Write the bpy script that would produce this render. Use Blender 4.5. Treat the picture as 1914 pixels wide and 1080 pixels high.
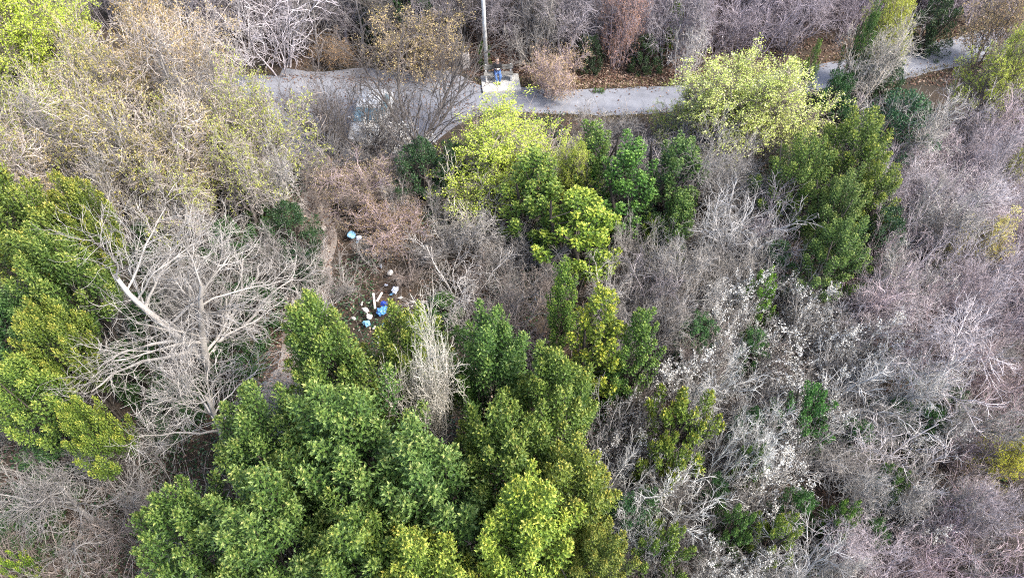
import bpy, bmesh, math, random
import numpy as np
from mathutils import Vector, Matrix

R = math.radians
for o in list(bpy.data.objects):
    bpy.data.objects.remove(o)
scene = bpy.context.scene
C = scene.collection

# ------------------------------------------------------------------ camera, sky, sun, exposure
CAM_Z, PITCH, FPX = 22.0, R(50), 1293.0
cam_d = bpy.data.cameras.new('camera')
cam_d.sensor_width = 36
cam_d.lens = 36 * FPX / 1914
cam_d.clip_end = 1500
cam = bpy.data.objects.new('camera', cam_d)
C.objects.link(cam)
cam.location = (0, 0, CAM_Z)
cam.rotation_euler = (R(90) - PITCH, 0, 0)
scene.camera = cam

SUN_EL, SUN_AZ = R(50), R(115)          # azimuth clockwise from +Y
world = bpy.data.worlds.new('World')
scene.world = world
world.use_nodes = True
wn = world.node_tree.nodes
sky = wn.new('ShaderNodeTexSky')
sky.sky_type = 'NISHITA'
sky.sun_disc = False
sky.sun_elevation = SUN_EL
sky.sun_rotation = SUN_AZ
sky.air_density = 1.0
sky.dust_density = 3.0
world.node_tree.links.new(sky.outputs[0], wn['Background'].inputs[0])
wn['Background'].inputs[1].default_value = 0.105

sun_d = bpy.data.lights.new('sun', 'SUN')
sun_d.energy = 1.35
sun_d.angle = R(10)
sun_d.color = (1.0, 0.95, 0.88)
sun = bpy.data.objects.new('sun', sun_d)
C.objects.link(sun)
sd = Vector((math.sin(SUN_AZ) * math.cos(SUN_EL), math.cos(SUN_AZ) * math.cos(SUN_EL), math.sin(SUN_EL)))
sun.rotation_euler = sd.to_track_quat('Z', 'Y').to_euler()

scene.view_settings.view_transform = 'Standard'
scene.view_settings.look = 'None'
scene.view_settings.exposure = 2.4
scene.view_settings.gamma = 1
scene.view_settings.use_curve_mapping = False
scene.cycles.use_denoising = False        # a denoiser smears the twigs
scene.cycles.filter_width = 1.1
scene.cycles.max_bounces = 6

# ------------------------------------------------------------------ helpers
rng = np.random.default_rng(11)
random.seed(5)

def norm(v):
    return v / np.maximum(np.linalg.norm(v, axis=-1, keepdims=True), 1e-9)

def mesh_np(name, verts, faces, mat, smooth=False, attr=None):
    """verts (n,3), faces (m,k) of one size"""
    verts = np.asarray(verts, np.float32).reshape(-1, 3)
    faces = np.asarray(faces, np.int32)
    m, k = faces.shape
    me = bpy.data.meshes.new(name)
    me.vertices.add(len(verts))
    me.vertices.foreach_set('co', verts.ravel())
    me.loops.add(m * k)
    me.loops.foreach_set('vertex_index', faces.ravel())
    me.polygons.add(m)
    me.polygons.foreach_set('loop_start', np.arange(0, m * k, k, dtype=np.int32))
    me.polygons.foreach_set('loop_total', np.full(m, k, np.int32))
    if smooth:
        me.polygons.foreach_set('use_smooth', np.ones(m, bool))
    if attr is not None:
        a = me.attributes.new('age', 'FLOAT', 'POINT')
        a.data.foreach_set('value', np.asarray(attr, np.float32).ravel())
    me.materials.append(mat)
    me.update(calc_edges=True)
    return me

def link(name, data, parent=None):
    o = bpy.data.objects.new(name, data)
    C.objects.link(o)
    if parent is not None:
        o.parent = parent
    return o

def tag(o, label=None, cat=None, group=None, kind=None):
    if label: o['label'] = label
    if cat: o['category'] = cat
    if group: o['group'] = group
    if kind: o['kind'] = kind
    return o

def empty(name, loc=(0, 0, 0), rot=(0, 0, 0), scale=(1, 1, 1)):
    o = bpy.data.objects.new(name, None)
    o.empty_display_size = 0.2
    C.objects.link(o)
    o.location = loc
    o.rotation_euler = rot
    o.scale = scale
    return o

def tubes(P, Rad, sides=3):
    """P (N,K,3) polylines, Rad (N,K) -> verts, quads"""
    N, K, _ = P.shape
    T = norm(np.gradient(P, axis=1))
    a = np.where(np.abs(T.mean(1)[:, 2:3]) > 0.8, np.array([[1., 0, 0]]), np.array([[0, 0, 1.]]))[:, None, :]
    u = norm(np.cross(T, np.broadcast_to(a, T.shape)))
    v = np.cross(T, u)
    ang = np.arange(sides) * 2 * np.pi / sides
    V = P[:, :, None, :] + Rad[:, :, None, None] * (np.cos(ang)[None, None, :, None] * u[:, :, None, :] + np.sin(ang)[None, None, :, None] * v[:, :, None, :])
    idx = np.arange(N * K * sides).reshape(N, K, sides)
    i0 = idx[:, :-1, :]
    i1 = idx[:, 1:, :]
    F = np.stack([i0, np.roll(i0, -1, 2), np.roll(i1, -1, 2), i1], -1).reshape(-1, 4)
    return V.reshape(-1, 3), F

def join(parts):
    vs, fs, n = [], [], 0
    for v, f in parts:
        vs.append(v); fs.append(f + n); n += len(v)
    return np.concatenate(vs), np.concatenate(fs)

def leaves(P, D, Nn, L, W, fold=0.25):
    """blades: base P, direction D, upper side towards Nn; folded along the midrib (2 triangles in a bent quad)"""
    D = norm(D)
    S = norm(np.cross(D, Nn))
    Up = np.cross(S, D)
    L = np.broadcast_to(np.asarray(L, float), (len(P),))[:, None]
    W = np.broadcast_to(np.asarray(W, float), (len(P),))[:, None]
    mid = P + D * L * 0.5
    A = P
    B = mid + S * W * 0.5 + Up * W * fold
    T = P + D * L - Up * L * 0.08
    E = mid - S * W * 0.5 + Up * W * fold
    V = np.stack([A, B, T, E], 1).reshape(-1, 3)
    i = np.arange(len(P))[:, None] * 4
    F = np.concatenate([np.stack([i + 0, i + 1, i + 2], -1).reshape(-1, 3), np.stack([i + 0, i + 2, i + 3], -1).reshape(-1, 3)])
    return V, F

# ------------------------------------------------------------------ materials
def new_mat(name):
    m = bpy.data.materials.new(name)
    m.use_nodes = True
    nt = m.node_tree
    return m, nt, nt.nodes['Principled BSDF']

def plain(name, col, rough=0.7, var=0.15, scale=6.0, bump=0.0, metal=0.0, spec=0.5, detail=4):
    m, nt, b = new_mat(name)
    n = nt.nodes
    tc = n.new('ShaderNodeTexCoord')
    no = n.new('ShaderNodeTexNoise')
    no.inputs['Scale'].default_value = scale
    no.inputs['Detail'].default_value = detail
    nt.links.new(tc.outputs['Object'], no.inputs['Vector'])
    r = n.new('ShaderNodeValToRGB')
    r.color_ramp.elements[0].position = 0.3
    r.color_ramp.elements[1].position = 0.7
    r.color_ramp.elements[0].color = tuple(c * (1 - var) for c in col) + (1,)
    r.color_ramp.elements[1].color = tuple(min(1, c * (1 + var)) for c in col) + (1,)
    nt.links.new(no.outputs['Fac'], r.inputs[0])
    nt.links.new(r.outputs[0], b.inputs['Base Color'])
    b.inputs['Roughness'].default_value = rough
    b.inputs['Metallic'].default_value = metal
    b.inputs['Specular IOR Level'].default_value = spec
    if bump:
        bp = n.new('ShaderNodeBump')
        bp.inputs['Strength'].default_value = bump
        bp.inputs['Distance'].default_value = 0.02
        nt.links.new(no.outputs['Fac'], bp.inputs['Height'])
        nt.links.new(bp.outputs[0], b.inputs['Normal'])
    return m

def bark_mat():
    m, nt, b = new_mat('bark')
    n = nt.nodes
    oi = n.new('ShaderNodeObjectInfo')
    tc = n.new('ShaderNodeTexCoord')
    no = n.new('ShaderNodeTexNoise')
    no.inputs['Scale'].default_value = 1.6
    no.inputs['Detail'].default_value = 6
    nt.links.new(tc.outputs['Object'], no.inputs['Vector'])
    geo = n.new('ShaderNodeNewGeometry')
    mr = n.new('ShaderNodeMapRange')
    mr.inputs['From Min'].default_value = 0.3
    mr.inputs['From Max'].default_value = 0.7
    mr.inputs['To Min'].default_value = 0.55
    mr.inputs['To Max'].default_value = 1.25
    nt.links.new(no.outputs['Fac'], mr.inputs['Value'])
    mi = n.new('ShaderNodeMapRange')            # each branch its own lightness
    mi.inputs['To Min'].default_value = 0.55
    mi.inputs['To Max'].default_value = 1.4
    nt.links.new(geo.outputs['Random Per Island'], mi.inputs['Value'])
    mu = n.new('ShaderNodeMath'); mu.operation = 'MULTIPLY'
    nt.links.new(mr.outputs[0], mu.inputs[0]); nt.links.new(mi.outputs[0], mu.inputs[1])
    sc = n.new('ShaderNodeVectorMath'); sc.operation = 'SCALE'
    nt.links.new(oi.outputs['Color'], sc.inputs[0]); nt.links.new(mu.outputs[0], sc.inputs['Scale'])
    nt.links.new(sc.outputs[0], b.inputs['Base Color'])
    b.inputs['Roughness'].default_value = 0.85
    b.inputs['Specular IOR Level'].default_value = 0.25
    return m

def leaf_mat(name, stops, rough=0.45, trans=0.25, spec=0.5, age=0.0):
    """stops: colours over the random value of each leaf; tinted by the object's own colour; age = share of the shoot-tip attribute"""
    m, nt, b = new_mat(name)
    n = nt.nodes
    geo = n.new('ShaderNodeNewGeometry')
    r = n.new('ShaderNodeValToRGB')
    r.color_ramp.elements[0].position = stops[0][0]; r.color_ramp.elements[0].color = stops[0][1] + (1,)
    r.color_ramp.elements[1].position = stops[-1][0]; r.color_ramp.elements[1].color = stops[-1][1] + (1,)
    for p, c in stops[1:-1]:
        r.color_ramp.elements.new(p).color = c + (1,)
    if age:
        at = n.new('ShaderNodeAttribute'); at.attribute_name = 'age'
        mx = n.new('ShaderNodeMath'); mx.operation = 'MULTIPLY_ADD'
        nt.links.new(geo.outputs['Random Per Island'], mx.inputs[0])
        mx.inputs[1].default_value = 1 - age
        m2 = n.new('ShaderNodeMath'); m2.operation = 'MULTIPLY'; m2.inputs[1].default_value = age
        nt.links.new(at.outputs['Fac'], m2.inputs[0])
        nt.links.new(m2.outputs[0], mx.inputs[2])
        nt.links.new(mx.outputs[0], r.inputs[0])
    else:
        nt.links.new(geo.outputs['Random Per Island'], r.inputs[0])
    oi = n.new('ShaderNodeObjectInfo')
    mul = n.new('ShaderNodeMix'); mul.data_type = 'RGBA'; mul.blend_type = 'MULTIPLY'
    mul.inputs['Factor'].default_value = 1.0
    nt.links.new(r.outputs[0], mul.inputs['A']); nt.links.new(oi.outputs['Color'], mul.inputs['B'])
    nt.links.new(mul.outputs['Result'], b.inputs['Base Color'])
    b.inputs['Roughness'].default_value = rough
    b.inputs['Specular IOR Level'].default_value = spec
    if trans:
        tr = n.new('ShaderNodeBsdfTranslucent')
        nt.links.new(mul.outputs['Result'], tr.inputs['Color'])
        ms = n.new('ShaderNodeMixShader'); ms.inputs[0].default_value = trans
        nt.links.new(b.outputs[0], ms.inputs[1]); nt.links.new(tr.outputs[0], ms.inputs[2])
        nt.links.new(ms.outputs[0], n['Material Output'].inputs['Surface'])
    return m

BARK = bark_mat()
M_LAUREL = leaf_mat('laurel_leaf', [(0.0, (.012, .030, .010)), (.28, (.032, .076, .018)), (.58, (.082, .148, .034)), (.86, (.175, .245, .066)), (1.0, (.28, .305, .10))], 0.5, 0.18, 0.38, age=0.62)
M_IVY = leaf_mat('ivy_leaf', [(0.0, (.012, .035, .014)), (.5, (.025, .07, .025)), (1.0, (.06, .11, .035))], 0.4, 0.15, 0.5)
M_LIME = leaf_mat('lime_leaf', [(0.0, (.28, .37, .03)), (.5, (.53, .62, .075)), (1.0, (.78, .80, .20))], 0.6, 0.35, 0.3)
M_BUD = leaf_mat('bud_leaf', [(0.0, (.25, .235, .08)), (.5, (.39, .35, .17)), (1.0, (.52, .45, .29))], 0.7, 0.3, 0.2)
M_WHITE = leaf_mat('blossom', [(0.0, (.62, .60, .54)), (1.0, (.82, .81, .77))], 0.7, 0.3, 0.2)
M_FALLEN = leaf_mat('fallen_leaf', [(0.0, (.06, .03, .02)), (.5, (.13, .075, .055)), (.8, (.23, .155, .115)), (1.0, (.40, .32, .25))], 0.8, 0.1, 0.2)
M_GRASS = leaf_mat('dry_grass', [(0.0, (.10, .10, .03)), (.5, (.25, .21, .10)), (1.0, (.42, .36, .22))], 0.8, 0.2, 0.2)

# ------------------------------------------------------------------ the lie of the land
_rx = np.array([-150, -60, -30, -12, -4, 2, 7, 12, 16.6, 21, 26.6, 34, 45, 70, 150.])
_ry = np.array([48, 37, 33.4, 32.8, 32.2, 31.6, 31.6, 32.4, 33.6, 34.9, 36.8, 39.4, 44.5, 56, 93.])
_fx = np.linspace(-150, 150, 1201)
_fy = np.interp(_fx, _rx, _ry)
_k = np.ones(21) / 21
_fy = np.convolve(np.pad(_fy, 10, mode='edge'), _k, 'valid')

def road_y(x):
    return np.interp(x, _fx, _fy)

def ground_z(x, y):
    x = np.asarray(x, float); y = np.asarray(y, float)
    d = y - road_y(x)
    up = np.maximum(d - 2.5, 0)
    dn = np.maximum(-d - 6.5, 0)
    z = np.where(up < 2, up * 0.35, 0.7 + (up - 2) * 0.48)
    z = np.minimum(z, 22 + 0.05 * up) - 0.15 * np.minimum(dn, 60)
    m = np.clip(up / 3, 0, 1) + np.clip(dn / 3, 0, 1)
    z = z + m * 0.14 * (np.sin(x * 0.9 + 1.3 * np.sin(y * 0.5)) + np.sin(y * 1.1 + 0.7 * x))
    return z

FW = np.array([0, math.cos(PITCH), -math.sin(PITCH)])
UPV = np.array([0, math.sin(PITCH), math.cos(PITCH)])
EYE = np.array([0, 0, CAM_Z])

def at(px, py, h=0.0):
    """world point seen at photo pixel px,py that stands h above the ground, and its depth"""
    d = FW + (px - 957) / FPX * np.array([1., 0, 0]) + (540 - py) / FPX * UPV
    t = np.arange(4, 110, 0.05)
    p = EYE + t[:, None] * d
    below = p[:, 2] < ground_z(p[:, 0], p[:, 1]) + h
    i = int(np.argmax(below)) if below.any() else len(t) - 1
    return p[i], t[i]

def proj(p):
    v = np.asarray(p) - EYE
    z = v @ FW
    return 957 + FPX * v[0] / z, 540 - FPX * (v @ UPV) / z, z

# ground sheet: fine where the camera looks, coarse to the horizon
def axis(lo, hi, step, far):
    a = np.arange(lo, hi + 1e-6, step)
    g = [step * 1.25 ** k for k in range(1, 60)]
    l = lo - np.cumsum(g); r = hi + np.cumsum(g)
    return np.concatenate([l[l > -far][::-1], a, r[r < far]])
gx, gy = axis(-34, 40, 0.5, 420), axis(-2, 62, 0.5, 420)
GX, GY = np.meshgrid(gx, gy)
GZ = ground_z(GX, GY)
nx, ny = len(gx), len(gy)
ii = np.arange(nx * ny).reshape(ny, nx)
gf = np.stack([ii[:-1, :-1], ii[:-1, 1:], ii[1:, 1:], ii[1:, :-1]], -1).reshape(-1, 4)

def soil_mat():
    m, nt, b = new_mat('soil')
    n = nt.nodes
    tc = n.new('ShaderNodeTexCoord')
    n1 = n.new('ShaderNodeTexNoise'); n1.inputs['Scale'].default_value = 0.35; n1.inputs['Detail'].default_value = 5
    n2 = n.new('ShaderNodeTexNoise'); n2.inputs['Scale'].default_value = 14; n2.inputs['Detail'].default_value = 8
    for q in (n1, n2): nt.links.new(tc.outputs['Object'], q.inputs['Vector'])
    r1 = n.new('ShaderNodeValToRGB')
    e = r1.color_ramp.elements
    e[0].position = .35; e[0].color = (.022, .020, .012, 1)
    e[1].position = .65; e[1].color = (.065, .045, .032, 1)
    r2 = n.new('ShaderNodeValToRGB')
    e = r2.color_ramp.elements
    e[0].position = .3; e[0].color = (.35, .33, .3, 1)
    e[1].position = .7; e[1].color = (1.3, 1.2, 1.1, 1)
    mx = n.new('ShaderNodeMix'); mx.data_type = 'RGBA'; mx.blend_type = 'MULTIPLY'; mx.inputs['Factor'].default_value = 1
    nt.links.new(n1.outputs['Fac'], r1.inputs[0]); nt.links.new(n2.outputs['Fac'], r2.inputs[0])
    nt.links.new(r1.outputs[0], mx.inputs['A']); nt.links.new(r2.outputs[0], mx.inputs['B'])
    nt.links.new(mx.outputs['Result'], b.inputs['Base Color'])
    b.inputs['Roughness'].default_value = 0.95
    bp = n.new('ShaderNodeBump'); bp.inputs['Strength'].default_value = .8; bp.inputs['Distance'].default_value = .06
    nt.links.new(n2.outputs['Fac'], bp.inputs['Height']); nt.links.new(bp.outputs[0], b.inputs['Normal'])
    return m
tag(link('ground', mesh_np('ground', np.stack([GX, GY, GZ], -1), gf, soil_mat(), True)), 'dark brown woodland soil', kind='structure')

def road_mat(name, c0, c1, c2):
    m, nt, b = new_mat(name)
    n = nt.nodes
    tc = n.new('ShaderNodeTexCoord')
    n1 = n.new('ShaderNodeTexNoise'); n1.inputs['Scale'].default_value = 0.5; n1.inputs['Detail'].default_value = 6
    mp = n.new('ShaderNodeMapping'); mp.inputs['Scale'].default_value = (0.35, 1.6, 1)
    nt.links.new(tc.outputs['Object'], mp.inputs[0]); nt.links.new(mp.outputs[0], n1.inputs['Vector'])
    n2 = n.new('ShaderNodeTexNoise'); n2.inputs['Scale'].default_value = 60; n2.inputs['Detail'].default_value = 4
    nt.links.new(tc.outputs['Object'], n2.inputs['Vector'])
    r1 = n.new('ShaderNodeValToRGB')
    e = r1.color_ramp.elements
    e[0].position = .3; e[0].color = c0 + (1,)
    e[1].position = .72; e[1].color = c2 + (1,)
    e.new(.5).color = c1 + (1,)
    r2 = n.new('ShaderNodeMapRange'); r2.inputs['To Min'].default_value = .75; r2.inputs['To Max'].default_value = 1.2
    nt.links.new(n2.outputs['Fac'], r2.inputs['Value'])
    vo = n.new('ShaderNodeTexVoronoi'); vo.feature = 'DISTANCE_TO_EDGE'; vo.inputs['Scale'].default_value = .9
    n3 = n.new('ShaderNodeTexNoise'); n3.inputs['Scale'].default_value = 2.2; n3.inputs['Detail'].default_value = 5
    nt.links.new(tc.outputs['Object'], n3.inputs['Vector'])
    wa = n.new('ShaderNodeMix'); wa.data_type = 'VECTOR'; wa.inputs['Factor'].default_value = .35
    nt.links.new(tc.outputs['Object'], wa.inputs['A']); nt.links.new(n3.outputs['Color'], wa.inputs['B']); nt.links.new(wa.outputs['Result'], vo.inputs['Vector'])
    ck = n.new('ShaderNodeMapRange'); ck.inputs['From Max'].default_value = .016; ck.inputs['To Min'].default_value = .78
    nt.links.new(vo.outputs['Distance'], ck.inputs['Value'])
    st = n.new('ShaderNodeMapRange'); st.inputs['From Min'].default_value = .35; st.inputs['From Max'].default_value = .6; st.inputs['To Min'].default_value = .84
    nt.links.new(n3.outputs['Fac'], st.inputs['Value'])
    m1 = n.new('ShaderNodeMath'); m1.operation = 'MULTIPLY'; nt.links.new(ck.outputs[0], m1.inputs[0]); nt.links.new(st.outputs[0], m1.inputs[1])
    m2 = n.new('ShaderNodeMath'); m2.operation = 'MULTIPLY'; nt.links.new(m1.outputs[0], m2.inputs[0]); nt.links.new(r2.outputs[0], m2.inputs[1])
    sc = n.new('ShaderNodeVectorMath'); sc.operation = 'SCALE'
    nt.links.new(n1.outputs['Fac'], r1.inputs[0]); nt.links.new(r1.outputs[0], sc.inputs[0]); nt.links.new(m2.outputs[0], sc.inputs['Scale'])
    nt.links.new(sc.outputs[0], b.inputs['Base Color'])
    b.inputs['Roughness'].default_value = .8
    bp = n.new('ShaderNodeBump'); bp.inputs['Strength'].default_value = .3; bp.inputs['Distance'].default_value = .01
    nt.links.new(n2.outputs['Fac'], bp.inputs['Height']); nt.links.new(bp.outputs[0], b.inputs['Normal'])
    return m

def ribbon(name, xs, ylo, yhi, z, mat, across=6):
    t = np.linspace(0, 1, across)
    X = np.repeat(xs[:, None], across, 1)
    Y = ylo[:, None] * (1 - t) + yhi[:, None] * t
    V = np.stack([X, Y, np.full_like(X, z)], -1)
    i = np.arange(len(xs) * across).reshape(len(xs), across)
    F = np.stack([i[:-1, :-1], i[1:, :-1], i[1:, 1:], i[:-1, 1:]], -1).reshape(-1, 4)
    return link(name, mesh_np(name, V, F, mat, True))
rx = np.arange(-100, 100, 0.4)
wob = lambda f, p, a: a * (np.sin(rx * f + p) + 0.6 * np.sin(rx * f * 2.7 + 2 * p) + 0.4 * np.sin(rx * f * 6.1 + p))
M_ROAD = road_mat('old_asphalt', (.135, .142, .165), (.175, .182, .205), (.215, .222, .245))
tag(ribbon('road', rx, road_y(rx) - 1.2 - .25 * np.clip((rx - 12) / 6, 0, 1) + wob(.8, .3, .06), road_y(rx) + 1.15 + .2 * np.clip((rx - 12) / 6, 0, 1) + wob(.9, 1.7, .06), 0.008, M_ROAD), 'pale grey country road', kind='structure')
# lay-by: the wide patch left of the bench, and the track that leaves it downhill
lx = np.arange(-13.0, -1.2, 0.3)
lo = 26.6 + 0.25 * np.sin(lx * 1.7) + np.clip((lx + 5.5) * 1.0, 0, 5)
hi = np.full_like(lx, 34.6) + 0.2 * np.sin(lx * 1.3)
tag(ribbon('lay_by', lx, np.minimum(lo, road_y(lx) - 1.2), hi - np.clip(lx + 4, 0, 3) * .6, 0.004, road_mat('packed_gravel', (.13, .134, .155), (.17, .173, .192), (.215, .216, .23))), 'packed pale gravel lay-by', kind='structure')
ty = np.arange(12.5, 27.5, 0.3)
tcx = -9.2 + 0.35 * np.sin(ty * 0.4) + (27 - ty) * 0.02
tv, tf = [], []
for k, y in enumerate(ty):
    for q in np.linspace(-1, 1, 5):
        x = tcx[k] + q * (.8 + 0.12 * math.sin(y * 2.3 + q))
        tv.append((x, y, float(ground_z(x, y)) + 0.035 - 0.03 * abs(q)))
ti = np.arange(len(tv)).reshape(len(ty), 5)
tf = np.stack([ti[:-1, :-1], ti[:-1, 1:], ti[1:, 1:], ti[1:, :-1]], -1).reshape(-1, 4)
tag(link('track', mesh_np('track', tv, tf, road_mat('dirt', (.14, .12, .10), (.22, .19, .17), (.30, .27, .24)), True)), 'pale dirt track going downhill', kind='structure')

# ------------------------------------------------------------------ tree growing
def interp_poly(P, Rd, t):
    """P (N,K,3); t (N,n) -> points, tangents, radii"""
    N, K, _ = P.shape
    f = t * (K - 1)
    i = np.minimum(f.astype(int), K - 2)
    w = (f - i)[..., None]
    r = np.arange(N)[:, None]
    a, b = P[r, i], P[r, i + 1]
    return a * (1 - w) + b * w, norm(b - a), Rd[r, i] * (1 - w[..., 0]) + Rd[r, i + 1] * w[..., 0]

def walk(g, p, d, L, K, wobble, trop):
    N = len(p)
    pts = [p]
    step = (L / (K - 1))[:, None]
    for k in range(K - 1):
        pts.append(pts[-1] + d * step)
        d = norm(d + wobble * g.normal(size=(N, 3)) + np.array([0, 0, trop]))
    return np.stack(pts, 1)

def branch(g, P, Rd, n, length, ang, K=4, tmin=0.25, up=0.1, wobble=0.15, trop=0.0, rr=0.6, rmin=0.006, short=0.5, rmax=9):
    N = len(P)
    t = tmin + (1 - tmin) * (np.arange(n)[None, :] + g.random((N, n))) / n
    p, T, r = interp_poly(P, Rd, t)
    a = np.array([0, 0, 1.]) + 0.3 * g.normal(size=T.shape)
    u = norm(np.cross(T, a)); v = np.cross(T, u)
    phi = (np.arange(n)[None, :] * 2.4 + g.random((N, 1)) * 6.28 + g.normal(size=(N, n)) * .5)[..., None]
    th = (ang * (1 - 0.35 * t) + 0.15 * g.normal(size=t.shape))[..., None]
    d = norm(np.cos(th) * T + np.sin(th) * (np.cos(phi) * u + np.sin(phi) * v) + np.array([0, 0, up]))
    L = length * (1 - short * t) * (0.65 + 0.7 * g.random((N, n)))
    p, d, L, r = p.reshape(-1, 3), d.reshape(-1, 3), L.ravel(), r.ravel()
    Q = walk(g, p, d, L, K, wobble, trop)
    r0 = np.clip(r * rr, rmin, rmax)
    taper = np.linspace(1, 0.38, K)
    return Q, np.maximum(r0[:, None] * taper[None, :], rmin * 0.5)

def stems(g, n, spread, length, tilt, K=6, r=0.05, wobble=0.08, trop=0.02, lean=(0, 0, 0)):
    a = g.random(n) * 6.28
    p = np.stack([np.cos(a), np.sin(a), np.zeros(n)], -1) * (g.random(n) ** .5 * spread)[:, None]
    p[:, 2] = -0.15
    th = tilt * (0.3 + 0.9 * g.random(n))
    d = norm(np.stack([np.cos(a) * np.sin(th), np.sin(a) * np.sin(th), np.cos(th)], -1) + np.array(lean))
    L = length * (0.7 + 0.45 * g.random(n))
    P = walk(g, p, d, L, K, wobble, trop)
    return P, (r * (0.7 + 0.6 * g.random(n)))[:, None] * np.linspace(1, 0.35, K)[None, :]

PROTO, MID = {}, {}
def proto(kind, name, trunk, crown, foliage, tips, g, foliage_fn=None):
    """store meshes and the size of a kind"""
    tv, tf = tubes(*trunk[0], sides=6)
    parts_t = [(tv, tf)] + [tubes(*b, sides=4) for b in trunk[1:]]
    v, f = join(parts_t)
    me_t = mesh_np(name + '_trunk', v, f, BARK, True)
    me_c = None
    allp = v
    if crown:
        v, f = join([tubes(*b, sides=3) for b in crown])
        me_c = mesh_np(name + '_crown', v, f, BARK)
        allp = v
    me_f = None
    if foliage is not None:
        v, f, mat, age = foliage
        me_f = mesh_np(name + '_leaves', v, f, mat, False, age)
        if crown is None or not crown: allp = v
    rad = np.percentile(np.linalg.norm(allp[:, :2] - allp[:, :2].mean(0), axis=1), 93)
    top = float(np.percentile(allp[:, 2], 98))
    MID[kind] = float(np.median(allp[:, 2])) / top
    PROTO.setdefault(kind, []).append((me_t, me_c, me_f, float(rad), top, allp[:, :2].mean(0)))

def scatter_leaves(g, tw, n, size, mat, spread=0.03, tmin=0.2, upb=0.6, aspect=0.6, keep=1.0):
    P, Rd = tw
    if keep < 1:
        k = g.random(len(P)) < keep
        P, Rd = P[k], Rd[k]
    t = tmin + (1 - tmin) * g.random((len(P), n))
    p, T, r = interp_poly(P, Rd, t)
    p = p.reshape(-1, 3) + g.normal(size=(len(P) * n, 3)) * spread
    d = norm(T.reshape(-1, 3) * 0.5 + g.normal(size=p.shape))
    nn = norm(g.normal(size=p.shape) + np.array([0, 0, upb]))
    L = size * (0.6 + 0.8 * g.random(len(p)))
    v, f = leaves(p, d, nn, L, L * aspect, 0.15)
    return v, f, mat, None

# leafless trees with trunks and wide limbs
def bare_tree(seed, kind='bare_tree', h=6.5, nl=9, foliage=None, trunk_r=0.13, up=0.10, ang=0.95, n2=8, n3=6, n4=3, fork=1, low=.25, tw=1.0, tilt=None):
    g = np.random.default_rng(seed)
    P, Rd = stems(g, fork, 0.12, h * 0.72, tilt or (0.14 if fork == 1 else 0.35), K=9, r=trunk_r, wobble=0.08)
    l1 = branch(g, P, Rd, nl, h * 0.46, ang, K=8, tmin=low, up=up, wobble=0.17, trop=0.03, rr=0.55, rmin=.024 * tw, short=.45)
    l2 = branch(g, *l1, n2, h * 0.21, 0.9, K=6, tmin=0.15, up=.06, wobble=0.25, rr=0.5, rmin=.0135 * tw, short=.4)
    l3 = branch(g, *l2, n3, h * 0.14, 0.85, K=5, tmin=0.12, up=.05, wobble=0.26, rr=0.6, rmin=.0105 * tw, short=.35)
    cr = [l2, l3]
    l4 = l3
    if n4:
        l4 = branch(g, *l3, n4, h * 0.055, 0.9, K=3, tmin=0.2, up=.05, wobble=0.25, rr=0.7, rmin=.007 * tw, short=.3)
        cr.append(l4)
    fo = None
    if foliage: fo = foliage(g, l2, l3, l4)
    proto(kind, kind, [(P, Rd), l1], cr, fo, l4, g)

def bare_shrub(seed, kind='bare_shrub', h=3.6, n=8, tilt=0.65, foliage=None, lean=(0, 0, 0), n2=9, n3=5, n4=2, up=.08, r=0.036, droop=0.0, ang=.9, tw=1.0):
    g = np.random.default_rng(seed)
    P, Rd = stems(g, n, 0.35, h * 0.95, tilt, K=8, r=r, wobble=0.15, trop=0.02 - droop, lean=lean)
    l2 = branch(g, P, Rd, n2, h * 0.36, ang, K=6, tmin=0.12, up=up, wobble=0.24, rr=0.5, rmin=.016 * tw, short=.45, trop=-droop)
    l3 = branch(g, *l2, n3, h * 0.22, ang, K=6, tmin=0.12, up=up * .7, wobble=0.26, rr=0.6, rmin=.0105 * tw, short=.35)
    cr = [l2, l3]
    l4 = l3
    if n4:
        l4 = branch(g, *l3, n4, h * 0.085, ang, K=3, tmin=0.2, up=.03, wobble=0.25, rr=0.7, rmin=.0065 * tw, short=.3)
        cr.append(l4)
    fo = None
    if foliage: fo = foliage(g, l2, l3, l4)
    proto(kind, kind, [(P, Rd)], cr, fo, l4, g)

def clumps(size, mat, n, spread, keep, block, tmin=.4, aspect=.6):
    """leaves in clumps: whole twig families carry them or stay bare"""
    def fn(g, a, b, c):
        P, Rd = c
        k = np.repeat(g.random(len(P) // block + 1) < keep, block)[:len(P)]
        return scatter_leaves(g, (P[k], Rd[k]), n, size, mat, spread, tmin=tmin, aspect=aspect)
    return fn

for s in (1, 2, 3): bare_tree(100 + s, fork=1 + s % 2)
bare_tree(111, 'forked_tree', h=8.6, nl=11, fork=2, tilt=.22, trunk_r=.17, ang=1.2, up=.02, n2=7, n3=5, n4=3, low=.15, tw=.85)
for s in (1, 2): bare_tree(120 + s, 'open_tree', h=5, nl=9, fork=6, tilt=.75, trunk_r=.05, ang=.6, up=.25, n2=5, n3=3, n4=0, low=.1, tw=.75)
for s in (1, 2, 3): bare_tree(130 + s, 'limb_tree', h=4.6, nl=8, fork=4, tilt=.6, trunk_r=.05, ang=.65, up=.12, n2=7, n3=5, n4=1, low=.1, tw=1.05)
for s in (1, 2, 3, 4): bare_shrub(200 + s)
for s in (1, 2, 3): bare_shrub(220 + s, 'upright_shrub', h=4.2, n=12, tilt=0.3, n2=10, n3=5, n4=1, up=.3, ang=.65)
for s in (1, 2, 3): bare_shrub(240 + s, 'arching_shrub', h=3.6, n=8, tilt=0.55, lean=(.6, .1, 0), n2=9, n3=5, n4=2, up=.0, r=.055, droop=.05, ang=.6, tw=1.3)
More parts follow.
